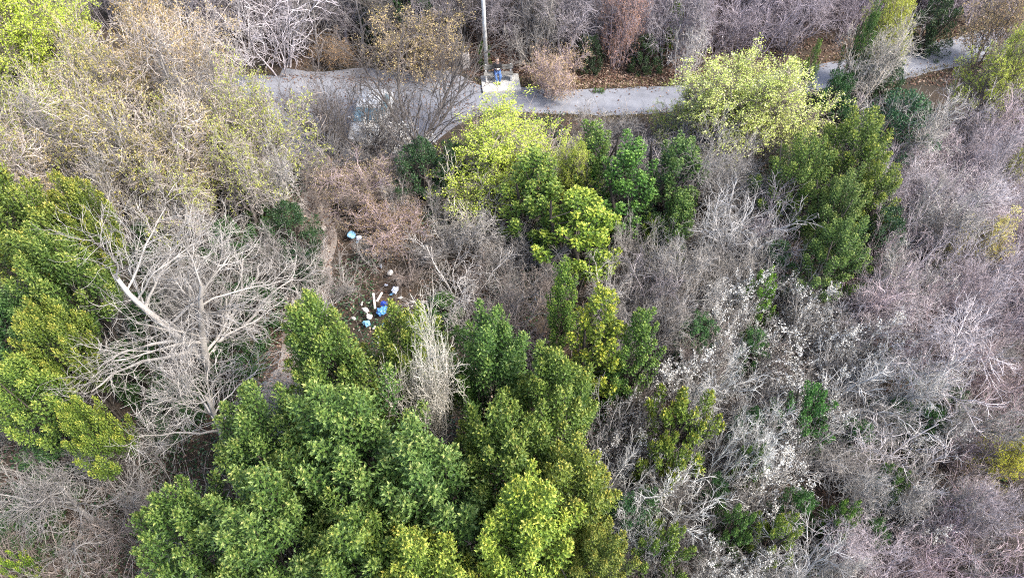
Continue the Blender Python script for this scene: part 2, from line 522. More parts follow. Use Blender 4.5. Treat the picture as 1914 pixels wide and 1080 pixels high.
for s in (1, 2): bare_tree(300 + s, 'budding_tree', h=6.5, nl=10, foliage=clumps(.08, M_BUD, 6, .06, .5, 12), fork=2, n4=2, ang=.9, tw=1.1)
for s in (1, 2): bare_shrub(320 + s, 'dry_leaf_bush', h=3.4, n=12, foliage=clumps(.065, M_BUD, 4, .05, .9, 3), n3=7, n4=3, tilt=.65)
for s in (1, 2, 3): bare_tree(340 + s, 'lime_tree', h=6, nl=11, foliage=clumps(.066, M_LIME, 12, .06, .62, 6), fork=3, n2=8, n3=6, n4=4, ang=.85)
bare_tree(351, 'sparse_lime_tree', h=6, nl=11, foliage=clumps(.07, M_LIME, 9, .05, .5, 4), fork=3, n2=8, n3=6, n4=3, ang=.85)
def blossom(g, a, b, c):
    P, Rd = b
    k = np.repeat(g.random(len(P) // 10 + 1) < .42, 10)[:len(P)]
    return scatter_leaves(g, (P[k], Rd[k]), 16, .062, M_WHITE, .03, tmin=.05, aspect=.85)
for s in (1, 2, 3): bare_shrub(360 + s, 'blossom_shrub', h=3.2, n=8, foliage=blossom, tilt=.6, n2=9, n3=6, n4=2, lean=(.35, .1, 0))

# broad-leaved evergreens: upright sprays of glossy leaves carried on limbs
def evergreen(seed, kind, h=7.0, r=1.6, crown=3.6, sprays=80, leaf=0.115, per=18, nl=10, spray=1.2, fat=0.36, updir=1.0, mat=None, jit=.45):
    g = np.random.default_rng(seed)
    zc = h - crown
    n = sprays
    el = np.arcsin(np.clip(-0.35 + 1.35 * (np.arange(n) + g.random(n)) / n, -1, 1))
    az = np.arange(n) * 2.39996 + g.normal(size=n) * .25
    lump = 1 + 0.16 * np.sin(az * 2 + seed) * np.cos(el) + 0.1 * np.sin(az * 3 + 2 * seed)
    out = np.stack([np.cos(az) * np.cos(el), np.sin(az) * np.cos(el), np.sin(el)], -1)
    rad = (0.62 + jit * g.random(n)) * lump
    tip = np.stack([out[:, 0] * r * rad, out[:, 1] * r * rad, zc + out[:, 2] * crown * (0.8 + .22 * g.random(n))], -1)
    axis_d = norm(out * np.array([.55, .55, .3]) + np.array([0, 0, updir]) + g.normal(size=(n, 3)) * .12)
    Ls = spray * (0.65 + 0.6 * g.random(n))
    base = tip - axis_d * Ls[:, None]
    # trunk, limbs
    P, Rd = stems(g, 3, 0.2, h * 0.8, 0.16, K=6, r=0.08)
    k = g.integers(0, 3, n)
    hz = np.clip((base[:, 2] - 0.9) / (h * 0.8), 0.15, .95)
    st, _, _ = interp_poly(P[k], Rd[k], hz[:, None])
    st = st[:, 0]
    mid = (st + base) / 2 + np.array([0, 0, -.15]) + g.normal(size=(n, 3)) * .08
    LP = np.stack([st, mid, base, (base + tip) / 2, tip], 1)
    LR = np.stack([np.full(n, .022), np.full(n, .017), np.full(n, .012), np.full(n, .008), np.full(n, .004)], 1)
    # shoots round every spray
    m = per
    s = (np.arange(m)[None, :] + g.random((n, m))) / m
    a = norm(np.cross(axis_d, g.normal(size=(n, 3)))); b = np.cross(axis_d, a)
    phi = np.arange(m)[None, :] * 2.4 + g.random((n, 1)) * 6.28
    side = np.cos(phi)[..., None] * a[:, None] + np.sin(phi)[..., None] * b[:, None]
    rho = fat * (np.sin(np.pi * np.clip(.22 + .78 * s, 0, 1)) ** .8 * (1 - .25 * s) + .07) * (0.7 + .6 * g.random((n, m)))
    p0 = base[:, None] + axis_d[:, None] * (Ls[:, None] * s)[..., None]
    sd_ = norm(side * .8 + axis_d[:, None] * 0.7 + np.array([0, 0, .25]))
    sd_ = sd_.reshape(-1, 3); p0 = p0.reshape(-1, 3); rho = rho.ravel()
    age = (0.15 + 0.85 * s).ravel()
    q = nl
    u = 0.3 + 0.7 * (np.arange(q)[None, :] + g.random((len(p0), q))) / q
    lp = p0[:, None] + sd_[:, None] * (rho[:, None] * u)[..., None]
    a2 = norm(np.cross(sd_, g.normal(size=sd_.shape))); b2 = np.cross(sd_, a2)
    ph = np.arange(q)[None, :] * 2.4 + g.random((len(p0), 1)) * 6.28
    rs = np.cos(ph)[..., None] * a2[:, None] + np.sin(ph)[..., None] * b2[:, None]
    ld = norm(rs * (1.0 - .45 * u[..., None]) + sd_[:, None] * (0.45 + .5 * u[..., None]) + g.normal(size=rs.shape) * .2)
    ln = np.broadcast_to(sd_[:, None], ld.shape) + g.normal(size=ld.shape) * .15 + np.array([0, 0, .25])
    L = leaf * (0.6 + 0.6 * g.random(lp.shape[:2]))
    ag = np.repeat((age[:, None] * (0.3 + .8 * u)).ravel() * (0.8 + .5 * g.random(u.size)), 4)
    v, f = leaves(lp.reshape(-1, 3), ld.reshape(-1, 3), ln.reshape(-1, 3), L.ravel(), L.ravel() * .46, .2)
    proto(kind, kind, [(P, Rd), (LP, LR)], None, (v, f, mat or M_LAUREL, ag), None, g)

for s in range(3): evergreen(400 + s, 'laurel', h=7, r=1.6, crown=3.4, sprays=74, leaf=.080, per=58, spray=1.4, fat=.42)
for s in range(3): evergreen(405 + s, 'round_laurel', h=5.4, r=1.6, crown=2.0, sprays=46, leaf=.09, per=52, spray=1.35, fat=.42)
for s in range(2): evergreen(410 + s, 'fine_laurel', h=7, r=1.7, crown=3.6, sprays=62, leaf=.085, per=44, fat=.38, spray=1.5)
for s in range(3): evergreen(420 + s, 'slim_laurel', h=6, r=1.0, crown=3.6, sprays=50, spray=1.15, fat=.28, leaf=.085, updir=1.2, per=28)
for s in range(2): evergreen(440 + s, 'ivy_bush', h=2.8, r=1.3, crown=2.3, sprays=105, spray=.5, fat=.28, leaf=.07, per=18, updir=.5, mat=M_IVY, jit=.5)
for s in range(2): evergreen(460 + s, 'green_bush', h=2.2, r=1.0, crown=1.7, sprays=44, spray=.7, fat=.24, leaf=.075, per=26, updir=.6, jit=.95)

NAMES = {'bare_tree': ('bare_tree', 'tree'), 'forked_tree': ('bare_tree', 'tree'), 'open_tree': ('bare_tree', 'tree'), 'limb_tree': ('bare_tree', 'tree'), 'round_laurel': ('evergreen_tree', 'tree'), 'fine_laurel': ('evergreen_tree', 'tree'), 'bare_shrub': ('bare_shrub', 'shrub'), 'upright_shrub': ('bare_shrub', 'shrub'), 'arching_shrub': ('bare_shrub', 'shrub'),
         'budding_tree': ('budding_tree', 'tree'), 'dry_leaf_bush': ('dry_leaf_bush', 'bush'), 'lime_tree': ('spring_tree', 'tree'), 'sparse_lime_tree': ('spring_tree', 'tree'),
         'blossom_shrub': ('blossom_shrub', 'shrub'), 'laurel': ('evergreen_tree', 'tree'), 'slim_laurel': ('evergreen_tree', 'tree'), 'ivy_bush': ('ivy_bush', 'bush'), 'green_bush': ('evergreen_bush', 'bush')}
CF = MID
TW_GREY, TW_PALE, TW_LILAC, TW_DARK, TW_BROWN, TW_WHITE, TW_PINK = (.265, .245, .225), (.36, .335, .305), (.315, .28, .29), (.14, .125, .115), (.235, .195, .17), (.54, .53, .50), (.39, .305, .31)
PLANTED = []

def on_road(x, y):
    d = y - road_y(x)
    if -1.6 < d < 1.6: return True
    if -13 < x < -2 and 26 < y < 35.0: return True
    if abs(x + 8.8) < 1.2 and 20.5 < y < 27: return True
    return False

def plant(kind, x, y, r, h, label, twig=TW_GREY, leaf=(1, 1, 1), group=None, rot=None, var=None, name=None, tilt=(0, 0), stem_at=False):
    vs = PROTO[kind]
    k = len(PLANTED) if var is None else var
    me_t, me_c, me_f, pr, ph, off = vs[k % len(vs)]
    z = float(ground_z(x, y))
    s, sz = r / pr, h / ph
    if rot is None:
        rot = float(rng.random() * 6.28) if kind not in ('arching_shrub', 'blossom_shrub') else float(rng.normal() * .5)
    nm, cat = NAMES[kind]
    cx, cy = off[0] * s, off[1] * s            # the crown's middle, not the stem, stands at x, y
    bx, by = x - (cx * math.cos(rot) - cy * math.sin(rot)), y - (cx * math.sin(rot) + cy * math.cos(rot))
    if not stem_at and not on_road(bx, by):
        x, y = bx, by
        z = float(ground_z(x, y))
    root = empty(name or nm, (x, y, z - .02), (tilt[0], tilt[1], rot), (s, s, sz))
    tag(root, label, cat, group)
    j = 1 + .08 * rng.normal()
    tw = tuple(min(.9, c * j) for c in twig) + (1,)
    lf = tuple(leaf) + (1,)
    t = link('trunk', me_t, root); t.color = tw if me_c else (.07, .06, .05, 1)
    if me_c: c = link('crown', me_c, root); c.color = tw
    if me_f: f = link('leaves' if me_c else 'crown', me_f, root); f.color = lf
    PLANTED.append((x, y, r))
    return root

def put(kind, px, py, rpx, h, label, **kw):
    p, depth = at(px, py, h * CF[kind])
    if on_road(p[0], p[1]): print('ON ROAD', label)
    return plant(kind, p[0], p[1], rpx * depth / FPX, h, label, **kw)

def put_base(kind, px, py, rpx, h, label, **kw):
    p, depth = at(px, py, 0)
    return plant(kind, p[0], p[1], rpx * depth / FPX, h, label, stem_at=True, **kw)

# ------------------------------------------------------------------ plants one can point at  (photo pixel of the crown's middle, half width)
L = (1, 1, 1)
YL, OL, DK, BL = (1.9, 1.35, 1.0), (1.45, 1.1, .8), (.75, .85, .9), (.8, 1.0, 1.1)
# the evergreen stand at the bottom
for a in [
    (375, 1015, 100, 7.0, 'dark evergreen tree at the lower left corner of the stand', (1.0, 1.0, .85)),
    (520, 860, 105, 7.6, 'deep green evergreen tree beside the dark gap under the pale tree', (1.05, 1.02, .85)),
    (530, 1035, 125, 8.2, 'dense dark green evergreen at the bottom edge', (1.02, 1.0, .85)),
    (620, 700, 92, 8.6, 'tall evergreen tree with a pointed top just below the rubbish', (1.25, 1.15, .9)),
    (670, 880, 130, 8.6, 'large mid green evergreen tree in the heart of the bottom stand', (1.05, 1.05, .9)),
    (775, 690, 75, 6.8, 'small yellowish green evergreen behind the dead bush in the stand', (1.6, 1.3, .9)),
    (800, 960, 140, 8.6, 'broad evergreen tree of bluish green leaves below the dead bush', (1.0, 1.02, .95)),
    (700, 1085, 110, 8.4, 'dull green evergreen at the bottom edge left of the yellow top', (1.1, 1.05, .8)),
    (920, 715, 85, 7.4, 'dark green evergreen tree right of the dead bush', (.85, .95, .8)),
    (1030, 780, 90, 7.8, 'olive green evergreen with a rounded right side above the bare strip', (1.15, 1.05, .75)),
    (940, 880, 100, 8.0, 'evergreen tree with flecks of yellow in the lower stand', (1.2, 1.08, .85)),
    (1060, 960, 90, 7.6, 'olive evergreen with orange tinged leaves at the right edge of the stand', (1.5, 1.15, .75)),
    (980, 1030, 110, 9.0, 'pale yellow topped evergreen tree at the bottom edge', (2.2, 1.8, 1.05)),
    (800, 1110, 95, 8.8, 'golden green evergreen tree cut off by the bottom edge', (2.0, 1.6, 1.0)),
    (1110, 1075, 60, 6.8, 'low olive evergreen in the corner beside the white branched shrubs', (1.5, 1.1, .8)),
    # left
    (35, 425, 95, 8.2, 'yellowish evergreen tree at the left edge beneath the budding trees', (1.6, 1.25, .9)),
    (165, 420, 50, 7.2, 'evergreen crown with warm yellow leaves left of the pale bare tree', (1.7, 1.25, .85)),
    (120, 530, 80, 7.6, 'bright leaved evergreen tree left of the pale bare tree', (1.3, 1.15, .9)),
    (25, 610, 70, 6.4, 'very dark evergreen tree at the left edge', (.7, .85, .9)),
    (115, 650, 56, 7.6, 'evergreen with a raised yellow tip at the left', (1.7, 1.3, .85)),
    (60, 740, 72, 6.8, 'pale yellow green evergreen tree on the left below the raised tip', (1.6, 1.4, .95)),
    (180, 815, 48, 6.6, 'golden green evergreen crown hanging over the arching grey branches', (1.7, 1.4, .85)),
    # upper right cluster
    (1490, 338, 65, 5.4, 'olive evergreen tree under the round lime tree', (1.15, 1.05, .75)),
    (1590, 298, 70, 5.8, 'tallest olive evergreen tree right of the round lime tree', (1.3, 1.1, .7)),
    (1560, 403, 60, 5.4, 'greyish green evergreen in the middle of the upper right cluster', (1.1, 1.0, .9)),
    (1630, 368, 45, 4.8, 'yellow sided evergreen tree on the right of the cluster', (1.45, 1.2, .75)),
    (1560, 483, 65, 5.0, 'lowest dark evergreen tree of the upper right cluster', (.95, .95, .8)),
]:
    near = a[1] > 640
    left = a[0] < 250 and a[1] < 900
    if left and a[1] > 600:
        put('round_laurel', a[0], a[1], a[2], a[3] * .92, a[4], leaf=a[5])
        continue
    kind = 'round_laurel' if left or a[2] == 100 or a[0] == 470 else ('laurel' if near else 'fine_laurel')
    put(kind, a[0], a[1], a[2], a[3] + (1.2 if near and not left else 0), a[4], leaf=a[5])
for a in [
    (1105, 312, 45, 5.0, 'slim dark evergreen with a bright side behind the lime tree', (1.1, 1.1, .8)),
    (1168, 350, 55, 5.2, 'rich green upright evergreen right of the lime tree', (.9, 1.15, .8)),
    (1262, 340, 50, 5.4, 'dull green upright evergreen standing alone below the road', (.85, .9, .9)),
    (1000, 370, 60, 5.4, 'loose olive evergreen directly below the lime tree', (1.3, 1.2, .8)),
    (1085, 440, 75, 4.6, 'light yellow green evergreen bush of feathery twigs in the centre', (1.9, 1.6, .8)),
    (1050, 575, 32, 5.4, 'narrow bright evergreen sapling left of the yellow tipped one', (1.3, 1.3, .8)),
    (1115, 640, 55, 6.6, 'evergreen tree with a golden yellow tip in the centre', (2.0, 1.5, .7)),
    (1185, 665, 42, 5.8, 'pointed mid green evergreen right of the golden tipped tree', (1.1, 1.15, .85)),
    (1265, 420, 35, 3.8, 'small dark evergreen below the lone upright one', (.9, .95, .8)),
    (1505, 155, 16, 5.0, 'thin dark green spire beside the far side of the lime tree', (1.0, 1.0, .7)),
    (1600, 110, 22, 6.0, 'ivy clad stem with dark leaves beside the road on the right', (.8, .9, .8)),
]:
    put('slim_laurel', a[0], a[1], a[2], a[3], a[4], leaf=a[5])
for a in [
    (1415, 565, 36, 3.0, 'small vivid green bush alone among the bare shrubs', (1.3, 1.5, .8)),
    (1265, 810, 85, 4.4, 'olive yellow evergreen bush below the centre right', (1.7, 1.35, .8)),
    (1235, 885, 55, 4.0, 'yellowish evergreen bush between white branched shrubs', (1.6, 1.3, .8)),
    (1500, 785, 60, 3.2, 'emerald green bush strewn with white blossom', (.7, 1.1, .95)),
    (1560, 985, 40, 2.8, 'small dark green bush at the lower right', (.9, 1.05, .7)),
    (1230, 1050, 65, 4.0, 'evergreen bush at the bottom edge right of the stand', (1.3, 1.2, .85)),
    (1365, 1000, 45, 3.2, 'dark evergreen bush under the curled white branch', (.8, .95, .8)),
    (1440, 1010, 50, 3.2, 'yellow green bush behind white twigs near the bottom', (1.6, 1.35, .85)),
    (1650, 915, 40, 2.6, 'shaded green bush under grey twigs at the lower right', (.7, .8, .7)),
    (1395, 880, 36, 3.0, 'little green bush between two white branched shrubs', (1.0, 1.15, .8)),
    (1260, 48, 15, 2.6, 'tiny fresh green bush on the dark hillside', (2.6, 2.4, .8)),
    (1113, 170, 6, .3, 'low green weed on the verge left of its twin', (1.0, 1.2, .7)),
    (1125, 170, 6, .3, 'low green weed on the verge right of its twin', (1.1, 1.3, .7)),
    (905, 105, 14, 1.6, 'small green bush directly behind the concrete pole', (.9, 1.0, .8)),
    (1215, 445, 24, 2.2, 'cream yellow little bush among grey twigs in the centre', (3.2, 2.6, 1.6)),
    (45, 1068, 30, 2.4, 'small bright green bush in the bottom left corner', (1.9, 1.7, .8)),
]:
    put('green_bush', a[0], a[1], a[2], a[3], a[4], leaf=a[5])
for a in [
    (1545, 220, 52, 3.8, 'dark glossy ivy bush just below the round lime tree', (1.1, 1.3, 1.0)),
    (1662, 268, 78, 4.4, 'rounded blue green ivy covered bush right of the evergreen cluster', (1.6, 1.7, 2.0)),
    (1640, 455, 55, 3.0, 'grey green ivy bush to the right of the lowest evergreen', (1.5, 1.4, 1.6)),
    (545, 445, 58, 3.0, 'dark ivy bush beside the dirt track', (1.2, 1.1, 1.1)),
    (560, 510, 45, 2.4, 'shaded ivy bush below the dirt track bend', (.9, 1.0, 1.0)),
    (790, 330, 55, 3.2, 'dark ivy thicket left of the lime tree', (1.3, 1.2, 1.2)),
    (850, 330, 45, 3.0, 'black green ivy bush in the shade under the lime tree', (1.0, 1.0, 1.0)),
    (770, 15, 60, 4.4, 'dark green shrub on the hillside above the dry leaf bush', (1.3, 1.3, 1.1)),
    (700, 25, 40, 3.6, 'dark evergreen shrub at the foot of the hillside wood', (1.2, 1.1, 1.0)),
    (1205, 105, 34, 2.0, 'dark green shrub under the pinkish dead leaved tree', (1.1, 1.0, .8)),
    (1100, 105, 30, 2.0, 'blackish green shrub above the verge', (.8, .7, .7)),
    (1740, 55, 45, 3.4, 'dark brown green shrub by the far bend of the road', (1.5, 1.2, 1.1)),
    (1645, 165, 45, 3.0, 'dark shrub under the bare tree with the ivy clad stem', (1.1, 1.1, 1.0)),
    (1160, 985, 45, 3.6, 'deep green ivy column between the stand and the white shrubs', (1.3, 1.5, 1.5)),
    (1760, 760, 50, 2.0, 'low shaded ivy mound under the grey branches on the right', (1.1, 1.1, 1.0)),
    (480, 360, 50, 3.0, 'olive leaved bush left of the dirt track', (2.2, 2.0, 1.1)),
    (300, 470, 55, 2.6, 'dark green bush behind the upper limbs of the pale forked tree', (1.3, 1.2, .9)),
    (440, 470, 60, 2.6, 'green leaved bush right of the crown of the pale forked tree', (1.4, 1.4, 1.1)),
    (470, 580, 65, 2.4, 'shady green bush right of the trunk of the pale forked tree', (1.2, 1.2, 1.0)),
    (290, 600, 60, 2.4, 'dark green bush left of the trunk of the pale forked tree', (1.2, 1.2, .9)),
    (250, 700, 60, 2.6, 'dull green bush below the left limbs of the pale forked tree', (1.5, 1.4, 1.0)),
    (330, 760, 60, 2.2, 'grey green bush above the dark gap on the left', (1.6, 1.5, 1.3)),
    (430, 680, 55, 2.4, 'deep green bush against the left side of the evergreen stand', (1.2, 1.2, 1.0)),
    (120, 860, 70, 2.4, 'grey green bush under the arching grey limbs at the lower left', (1.6, 1.5, 1.2)),
    (60, 990, 70, 2.0, 'dark green bush at the foot of the arching grey tree', (1.3, 1.2, .9)),
    (1590, 830, 40, 2.4, 'small leafy bush below the emerald one on the right', (1.6, 2.0, 1.2)),
    (1720, 800, 42, 2.2, 'ragged green bush among crossing grey branches on the right', (1.5, 1.8, 1.1)),
    (1480, 960, 40, 2.6, 'ragged green bush under the heavy white blossom', (1.7, 2.0, 1.1)),
    (1200, 960, 38, 2.8, 'leafy green bush left of the arching white shrub', (1.4, 1.7, 1.2)),
    (1400, 660, 36, 2.4, 'pale green bush under dark blossomed twigs', (2.2, 2.3, 1.6)),
    (1620, 1010, 40, 2.2, 'leafy bush right of the lower right green bush', (1.5, 1.7, 1.0)),
    (1395, 800, 38, 2.0, 'small dark green bush left of the emerald one', (1.2, 1.4, 1.1)),
    (1330, 925, 34, 2.2, 'dark green sprig between the white shrubs', (1.1, 1.3, 1.0)),
    (1660, 785, 45, 2.0, 'green bush under the pale combed branches', (1.2, 1.4, 1.0)),
    (1300, 640, 50, 2.4, 'pale grey green bush right of the pointed evergreen', (2.0, 2.0, 1.7)),
    (1440, 500, 45, 2.6, 'silvery green bush left of the lowest cluster evergreen', (2.0, 2.0, 1.8)),
    (1140, 730, 40, 2.6, 'olive bush below the golden tipped evergreen', (2.0, 1.9, 1.0)),
    (830, 590, 45, 2.0, 'yellowish green bush right of the rubbish heap', (2.2, 2.0, 1.1)),
]:
    put('ivy_bush', a[0], a[1], a[2], a[3], a[4], leaf=tuple(q * .9 for q in a[5]))
# fresh yellow-green trees
for a in [
    ('lime_tree', 938, 276, 104, 4.4, 'bright lime yellow tree in the middle in front of the bench', (.94, .98, .95), 0),
    ('lime_tree', 1405, 182, 116, 5.4, 'large round pale lime tree overhanging the road', (1.12, 1.08, 2.2), 1),
    ('sparse_lime_tree', 1290, 212, 56, 3.4, 'thinner lime bush spreading left of the round one', (.9, .9, 1.1), 0),
    ('lime_tree', 55, 60, 105, 6.8, 'lime yellow tree in the top left corner', (.95, 1, .9), 2),
    ('lime_tree', 1075, 320, 36, 4.2, 'small lime branch tree poking out right of the bright one', L, 1),
    ('sparse_lime_tree', 1880, 130, 60, 5.6, 'lime budded tree at the top right edge below the road bend', L, 0),
    ('lime_tree', 1680, 40, 38, 5.4, 'lime topped tree on the far side of the road at right', (.9, .85, .9), 0),
    ('sparse_lime_tree', 1840, 450, 42, 3.6, 'straw yellow sapling at the right edge of the thicket', (1.5, 1.2, 2.2), 0),
    ('sparse_lime_tree', 1778, 470, 20, 2.8, 'thin straw coloured sapling left of the larger one', (1.5, 1.2, 2.1), 0),
    ('sparse_lime_tree', 1885, 855, 40, 3.4, 'small clear yellow tree at the lower right edge', (1.45, 1.25, .9), 0),
    ('sparse_lime_tree', 1905, 315, 26, 3.8, 'pale lime bush cut off by the right edge', (1, .95, .9), 0),
]:
    put(a[0], a[1], a[2], a[3], a[4], a[5], twig=TW_BROWN, leaf=a[6], var=a[7])
# budding trees in the upper left
BUDG = 'olive budding trees in the upper left'
OC, OCG = (1.0, .98, .65), (.95, 1.15, .5)
for a in [
    (330, 120, 110, 7.2, 'pinkish budding tree with a dark open fork of stems', (1.05, .9, .95)),
    (180, 150, 100, 7.0, 'ochre budding tree right of the top left lime tree', OC),
    (80, 230, 105, 6.8, 'olive budding tree at the left edge below the lime tree', OCG),
    (220, 270, 115, 7.0, 'brown and olive budding tree in the middle of the left thicket', OC),
    (360, 260, 105, 6.8, 'budding tree with pale radiating branches below the dark fork', (1.0, .92, .9)),
    (480, 230, 95, 6.4, 'green budded tree beside the gravel lay-by', OCG),
    (60, 320, 90, 6.0, 'brownish budding tree above the left evergreens', (.9, .8, .75)),
    (440, 310, 85, 5.4, 'yellow olive budding tree left of the dirt track', OCG),
    (330, 345, 80, 5.2, 'low olive budding tree above the pale bare tree', OCG),
    (280, 60, 85, 7.4, 'orange brown budding tree at the top left', (1.1, .9, .7)),
]:
    put('budding_tree', a[0], a[1], a[2], a[3], a[4], twig=(.40, .35, .31), leaf=a[5], group=BUDG)
# dry-leaved bushes
for a in [
    (780, 90, 85, 3.6, 'straw coloured dry leaved bush left of the concrete pole', (1.25, 1.1, 1.0), TW_BROWN),
    (1030, 140, 60, 2.6, 'pale pinkish dry bush right of the bench', (1.2, 1.0, 1.1), TW_PINK),
    (1165, 40, 42, 5.0, 'tree with salmon pink dead leaves on the hillside', (1.15, .75, 1.0), TW_PINK),
    (1878, 40, 70, 5.0, 'peach coloured budding tree in the top right corner', (1.3, 1.1, 1.1), TW_BROWN),
    (668, 345, 70, 2.2, 'brownish twiggy bush between the track and the car', (.8, .72, .74), TW_PINK),
    (730, 420, 75, 1.6, 'low reddish brown bush around the blue rubbish', (.72, .58, .58), TW_PINK),
    (620, 95, 40, 1.8, 'low rust brown bush above the lay-by', (.9, .65, .6), TW_BROWN),
]:
    put('dry_leaf_bush', a[0], a[1], a[2], a[3], a[4], twig=a[6], leaf=a[5])
# bare trees and shrubs with a look of their own
for a in [
    ('forked_tree', 362, 545, 200, 8.8, 'big pale leafless tree with a forked trunk on the left', TW_PALE, 2),
    ('bare_tree', 370, 730, 130, 6.4, 'pale leafless tree whose low limbs hang over the dark gap', TW_PALE, 1),
    ('bare_tree', 120, 945, 135, 4.6, 'wide leafless tree of arching grey limbs at the lower left', (.27, .25, .23), 1),
    ('bare_shrub', 40, 890, 70, 3.0, 'mass of fine grey twigs at the left edge above the arching grey tree', TW_GREY, 1),
    ('bare_shrub', 215, 975, 75, 3.2, 'brownish twig tangle between the arching grey tree and the stand', TW_BROWN, 2),
    ('bare_shrub', 60, 1030, 80, 3.0, 'low brown twig mat in the bottom left corner', TW_BROWN, 3),
    ('bare_shrub', 285, 815, 50, 2.4, 'fine pale twigs beside the dark gap', TW_PALE, 4),
    ('bare_shrub', 510, 60, 95, 4.4, 'pale lilac leafless shrub at the top left of the lay-by', (.46, .42, .43), 0),
    ('bare_shrub', 425, 35, 90, 5.0, 'silver grey leafless shrub at the top left', (.48, .45, .44), 1),
    ('bare_tree', 806, 770, 62, 9.4, 'dead grey bush with crooked limbs amid the evergreen stand', (.56, .53, .46), 0),
    ('bare_shrub', 600, 315, 55, 2.6, 'grey twigged shrub over the upper bend of the dirt track', TW_GREY, 0),
    ('bare_shrub', 575, 365, 45, 2.2, 'brown twigged shrub over the middle of the dirt track', TW_BROWN, 1),
    ('bare_shrub', 600, 430, 45, 1.8, 'thin brown shrub over the lower end of the dirt track', TW_BROWN, 2),
    ('bare_shrub', 690, 470, 45, 1.3, 'low grey twigged shrub among the upper litter', TW_GREY, 3),
    ('bare_shrub', 765, 505, 50, 1.8, 'brownish twigged shrub right of the white rubble lump', TW_BROWN, 1),
    ('bare_shrub', 650, 285, 45, 2.2, 'low grey shrub between the car and the dirt track', TW_GREY, 4),
    ('bare_tree', 1632, 125, 62, 5.4, 'pale stemmed bare tree beside the road on the right', (.36, .33, .29), 0),
    ('bare_shrub', 1283, 100, 36, 3.6, 'fan shaped pale bare shrub on the verge', (.48, .45, .42), 0),
    ('upright_shrub', 1370, 440, 85, 4.4, 'tall silvery brush of upright twigs in the centre right', (.47, .45, .43), 1),
    ('upright_shrub', 1430, 430, 65, 4.0, 'upright lilac twigged shrub left of the evergreen cluster', TW_LILAC, 2),
    ('bare_tree', 1345, 320, 85, 5.4, 'bare tree with dark crooked limbs under the round lime tree', TW_GREY, 2),
    ('bare_tree', 1780, 660, 110, 5.6, 'leafless tree with pale limbs fanning up to the right', (.48, .43, .43), 1),
    ('bare_shrub', 880, 380, 85, 3.4, 'upright pale twigged shrub below the lime tree', (.44, .40, .34), 1),
    ('bare_shrub', 860, 520, 100, 2.8, 'tangled pale shrub right of the rubbish', (.46, .43, .40), 2),
    ('bare_shrub', 1000, 520, 90, 2.8, 'matted grey shrub in the very centre', TW_GREY, 3),
    ('bare_shrub', 970, 610, 70, 2.8, 'brownish bare shrub above the dark green evergreen', TW_BROWN, 0),
    ('bare_shrub', 630, 520, 60, 2.2, 'grey leafless shrub left of the rubbish heap', TW_GREY, 1),
    ('bare_shrub', 880, 600, 60, 2.6, 'pale bare shrub behind the small yellowish evergreen', TW_PALE, 3),
    ('bare_shrub', 1130, 800, 55, 3.4, 'bundle of fine grey twigs at the right edge of the stand', (.42, .40, .38), 2),
    ('arching_shrub', 1165, 890, 60, 4.2, 'white barked shrub with two slim leaning stems', TW_WHITE, 0),
    ('arching_shrub', 1345, 860, 60, 3.8, 'fan of whitish branches sweeping to the right', TW_WHITE, 1),
    ('arching_shrub', 1260, 960, 85, 3.6, 'white lichened shrub arching over the dark hollow', TW_WHITE, 2),
    ('arching_shrub', 1620, 720, 100, 3.4, 'long combed pale branches leaning right on the slope', (.54, .52, .49), 0),
    ('arching_shrub', 1370, 710, 55, 3.4, 'feathery white shrub in the right half', TW_WHITE, 1),
    ('arching_shrub', 1500, 1030, 85, 3.2, 'whitish spreading shrub at the bottom edge', (.54, .52, .5), 2),
    ('bare_shrub', 1660, 860, 95, 3.2, 'grey shrub with crossing branches at the lower right', (.46, .42, .41), 0),
    ('bare_shrub', 1790, 1040, 100, 2.8, 'dense mauve twigged shrub at the bottom right', (.46, .35, .38), 2),
]:
    put(a[0], a[1], a[2], a[3], a[4], a[5], twig=a[6], var=a[7])
for a in [
    (715, 262, 60, 2.2, 'shrub of white blossom in front of the parked car', TW_DARK),
    (1540, 620, 65, 3.0, 'blossoming shrub below the evergreen cluster', TW_GREY),
    (1640, 650, 60, 2.8, 'shrub with a patch of thick white blossom on the right slope', TW_GREY),
    (1460, 680, 75, 2.8, 'shrub dotted with white blossom on dark twigs', TW_DARK),
    (1540, 770, 60, 3.0, 'white blossom shrub over the emerald bush', TW_GREY),
    (1440, 920, 75, 3.0, 'heavily blossomed white shrub at the lower right', TW_PALE),
    (1290, 700, 60, 2.8, 'sparse blossoming shrub right of the golden tipped tree', TW_GREY),
    (1700, 980, 60, 2.6, 'thin blossoming shrub near the bottom right', TW_GREY),
    (1330, 1070, 55, 2.8, 'low white blossomed shrub at the bottom edge', TW_PALE),
    (1390, 560, 60, 3.0, 'blossom flecked shrub around the vivid green bush', TW_GREY),
    (1590, 690, 55, 2.8, 'white blossom shrub above the combed pale branches', TW_GREY),
    (1500, 600, 50, 2.8, 'blossoming shrub right of the vivid green bush', TW_DARK),
    (1235, 930, 50, 3.2, 'white blossom shrub beside the yellowish bush at the bottom', TW_PALE),
    (1330, 640, 45, 2.6, 'thin blossoming shrub above the sparse one in the centre right', TW_GREY),
    (1475, 860, 50, 2.6, 'blossom speckled shrub below the emerald bush', TW_DARK),
    (1750, 830, 55, 2.6, 'pale blossoming shrub in the grey tangle on the right', TW_GREY),
]:
    put('blossom_shrub', a[0], a[1], a[2], a[3], a[4], twig=a[5])

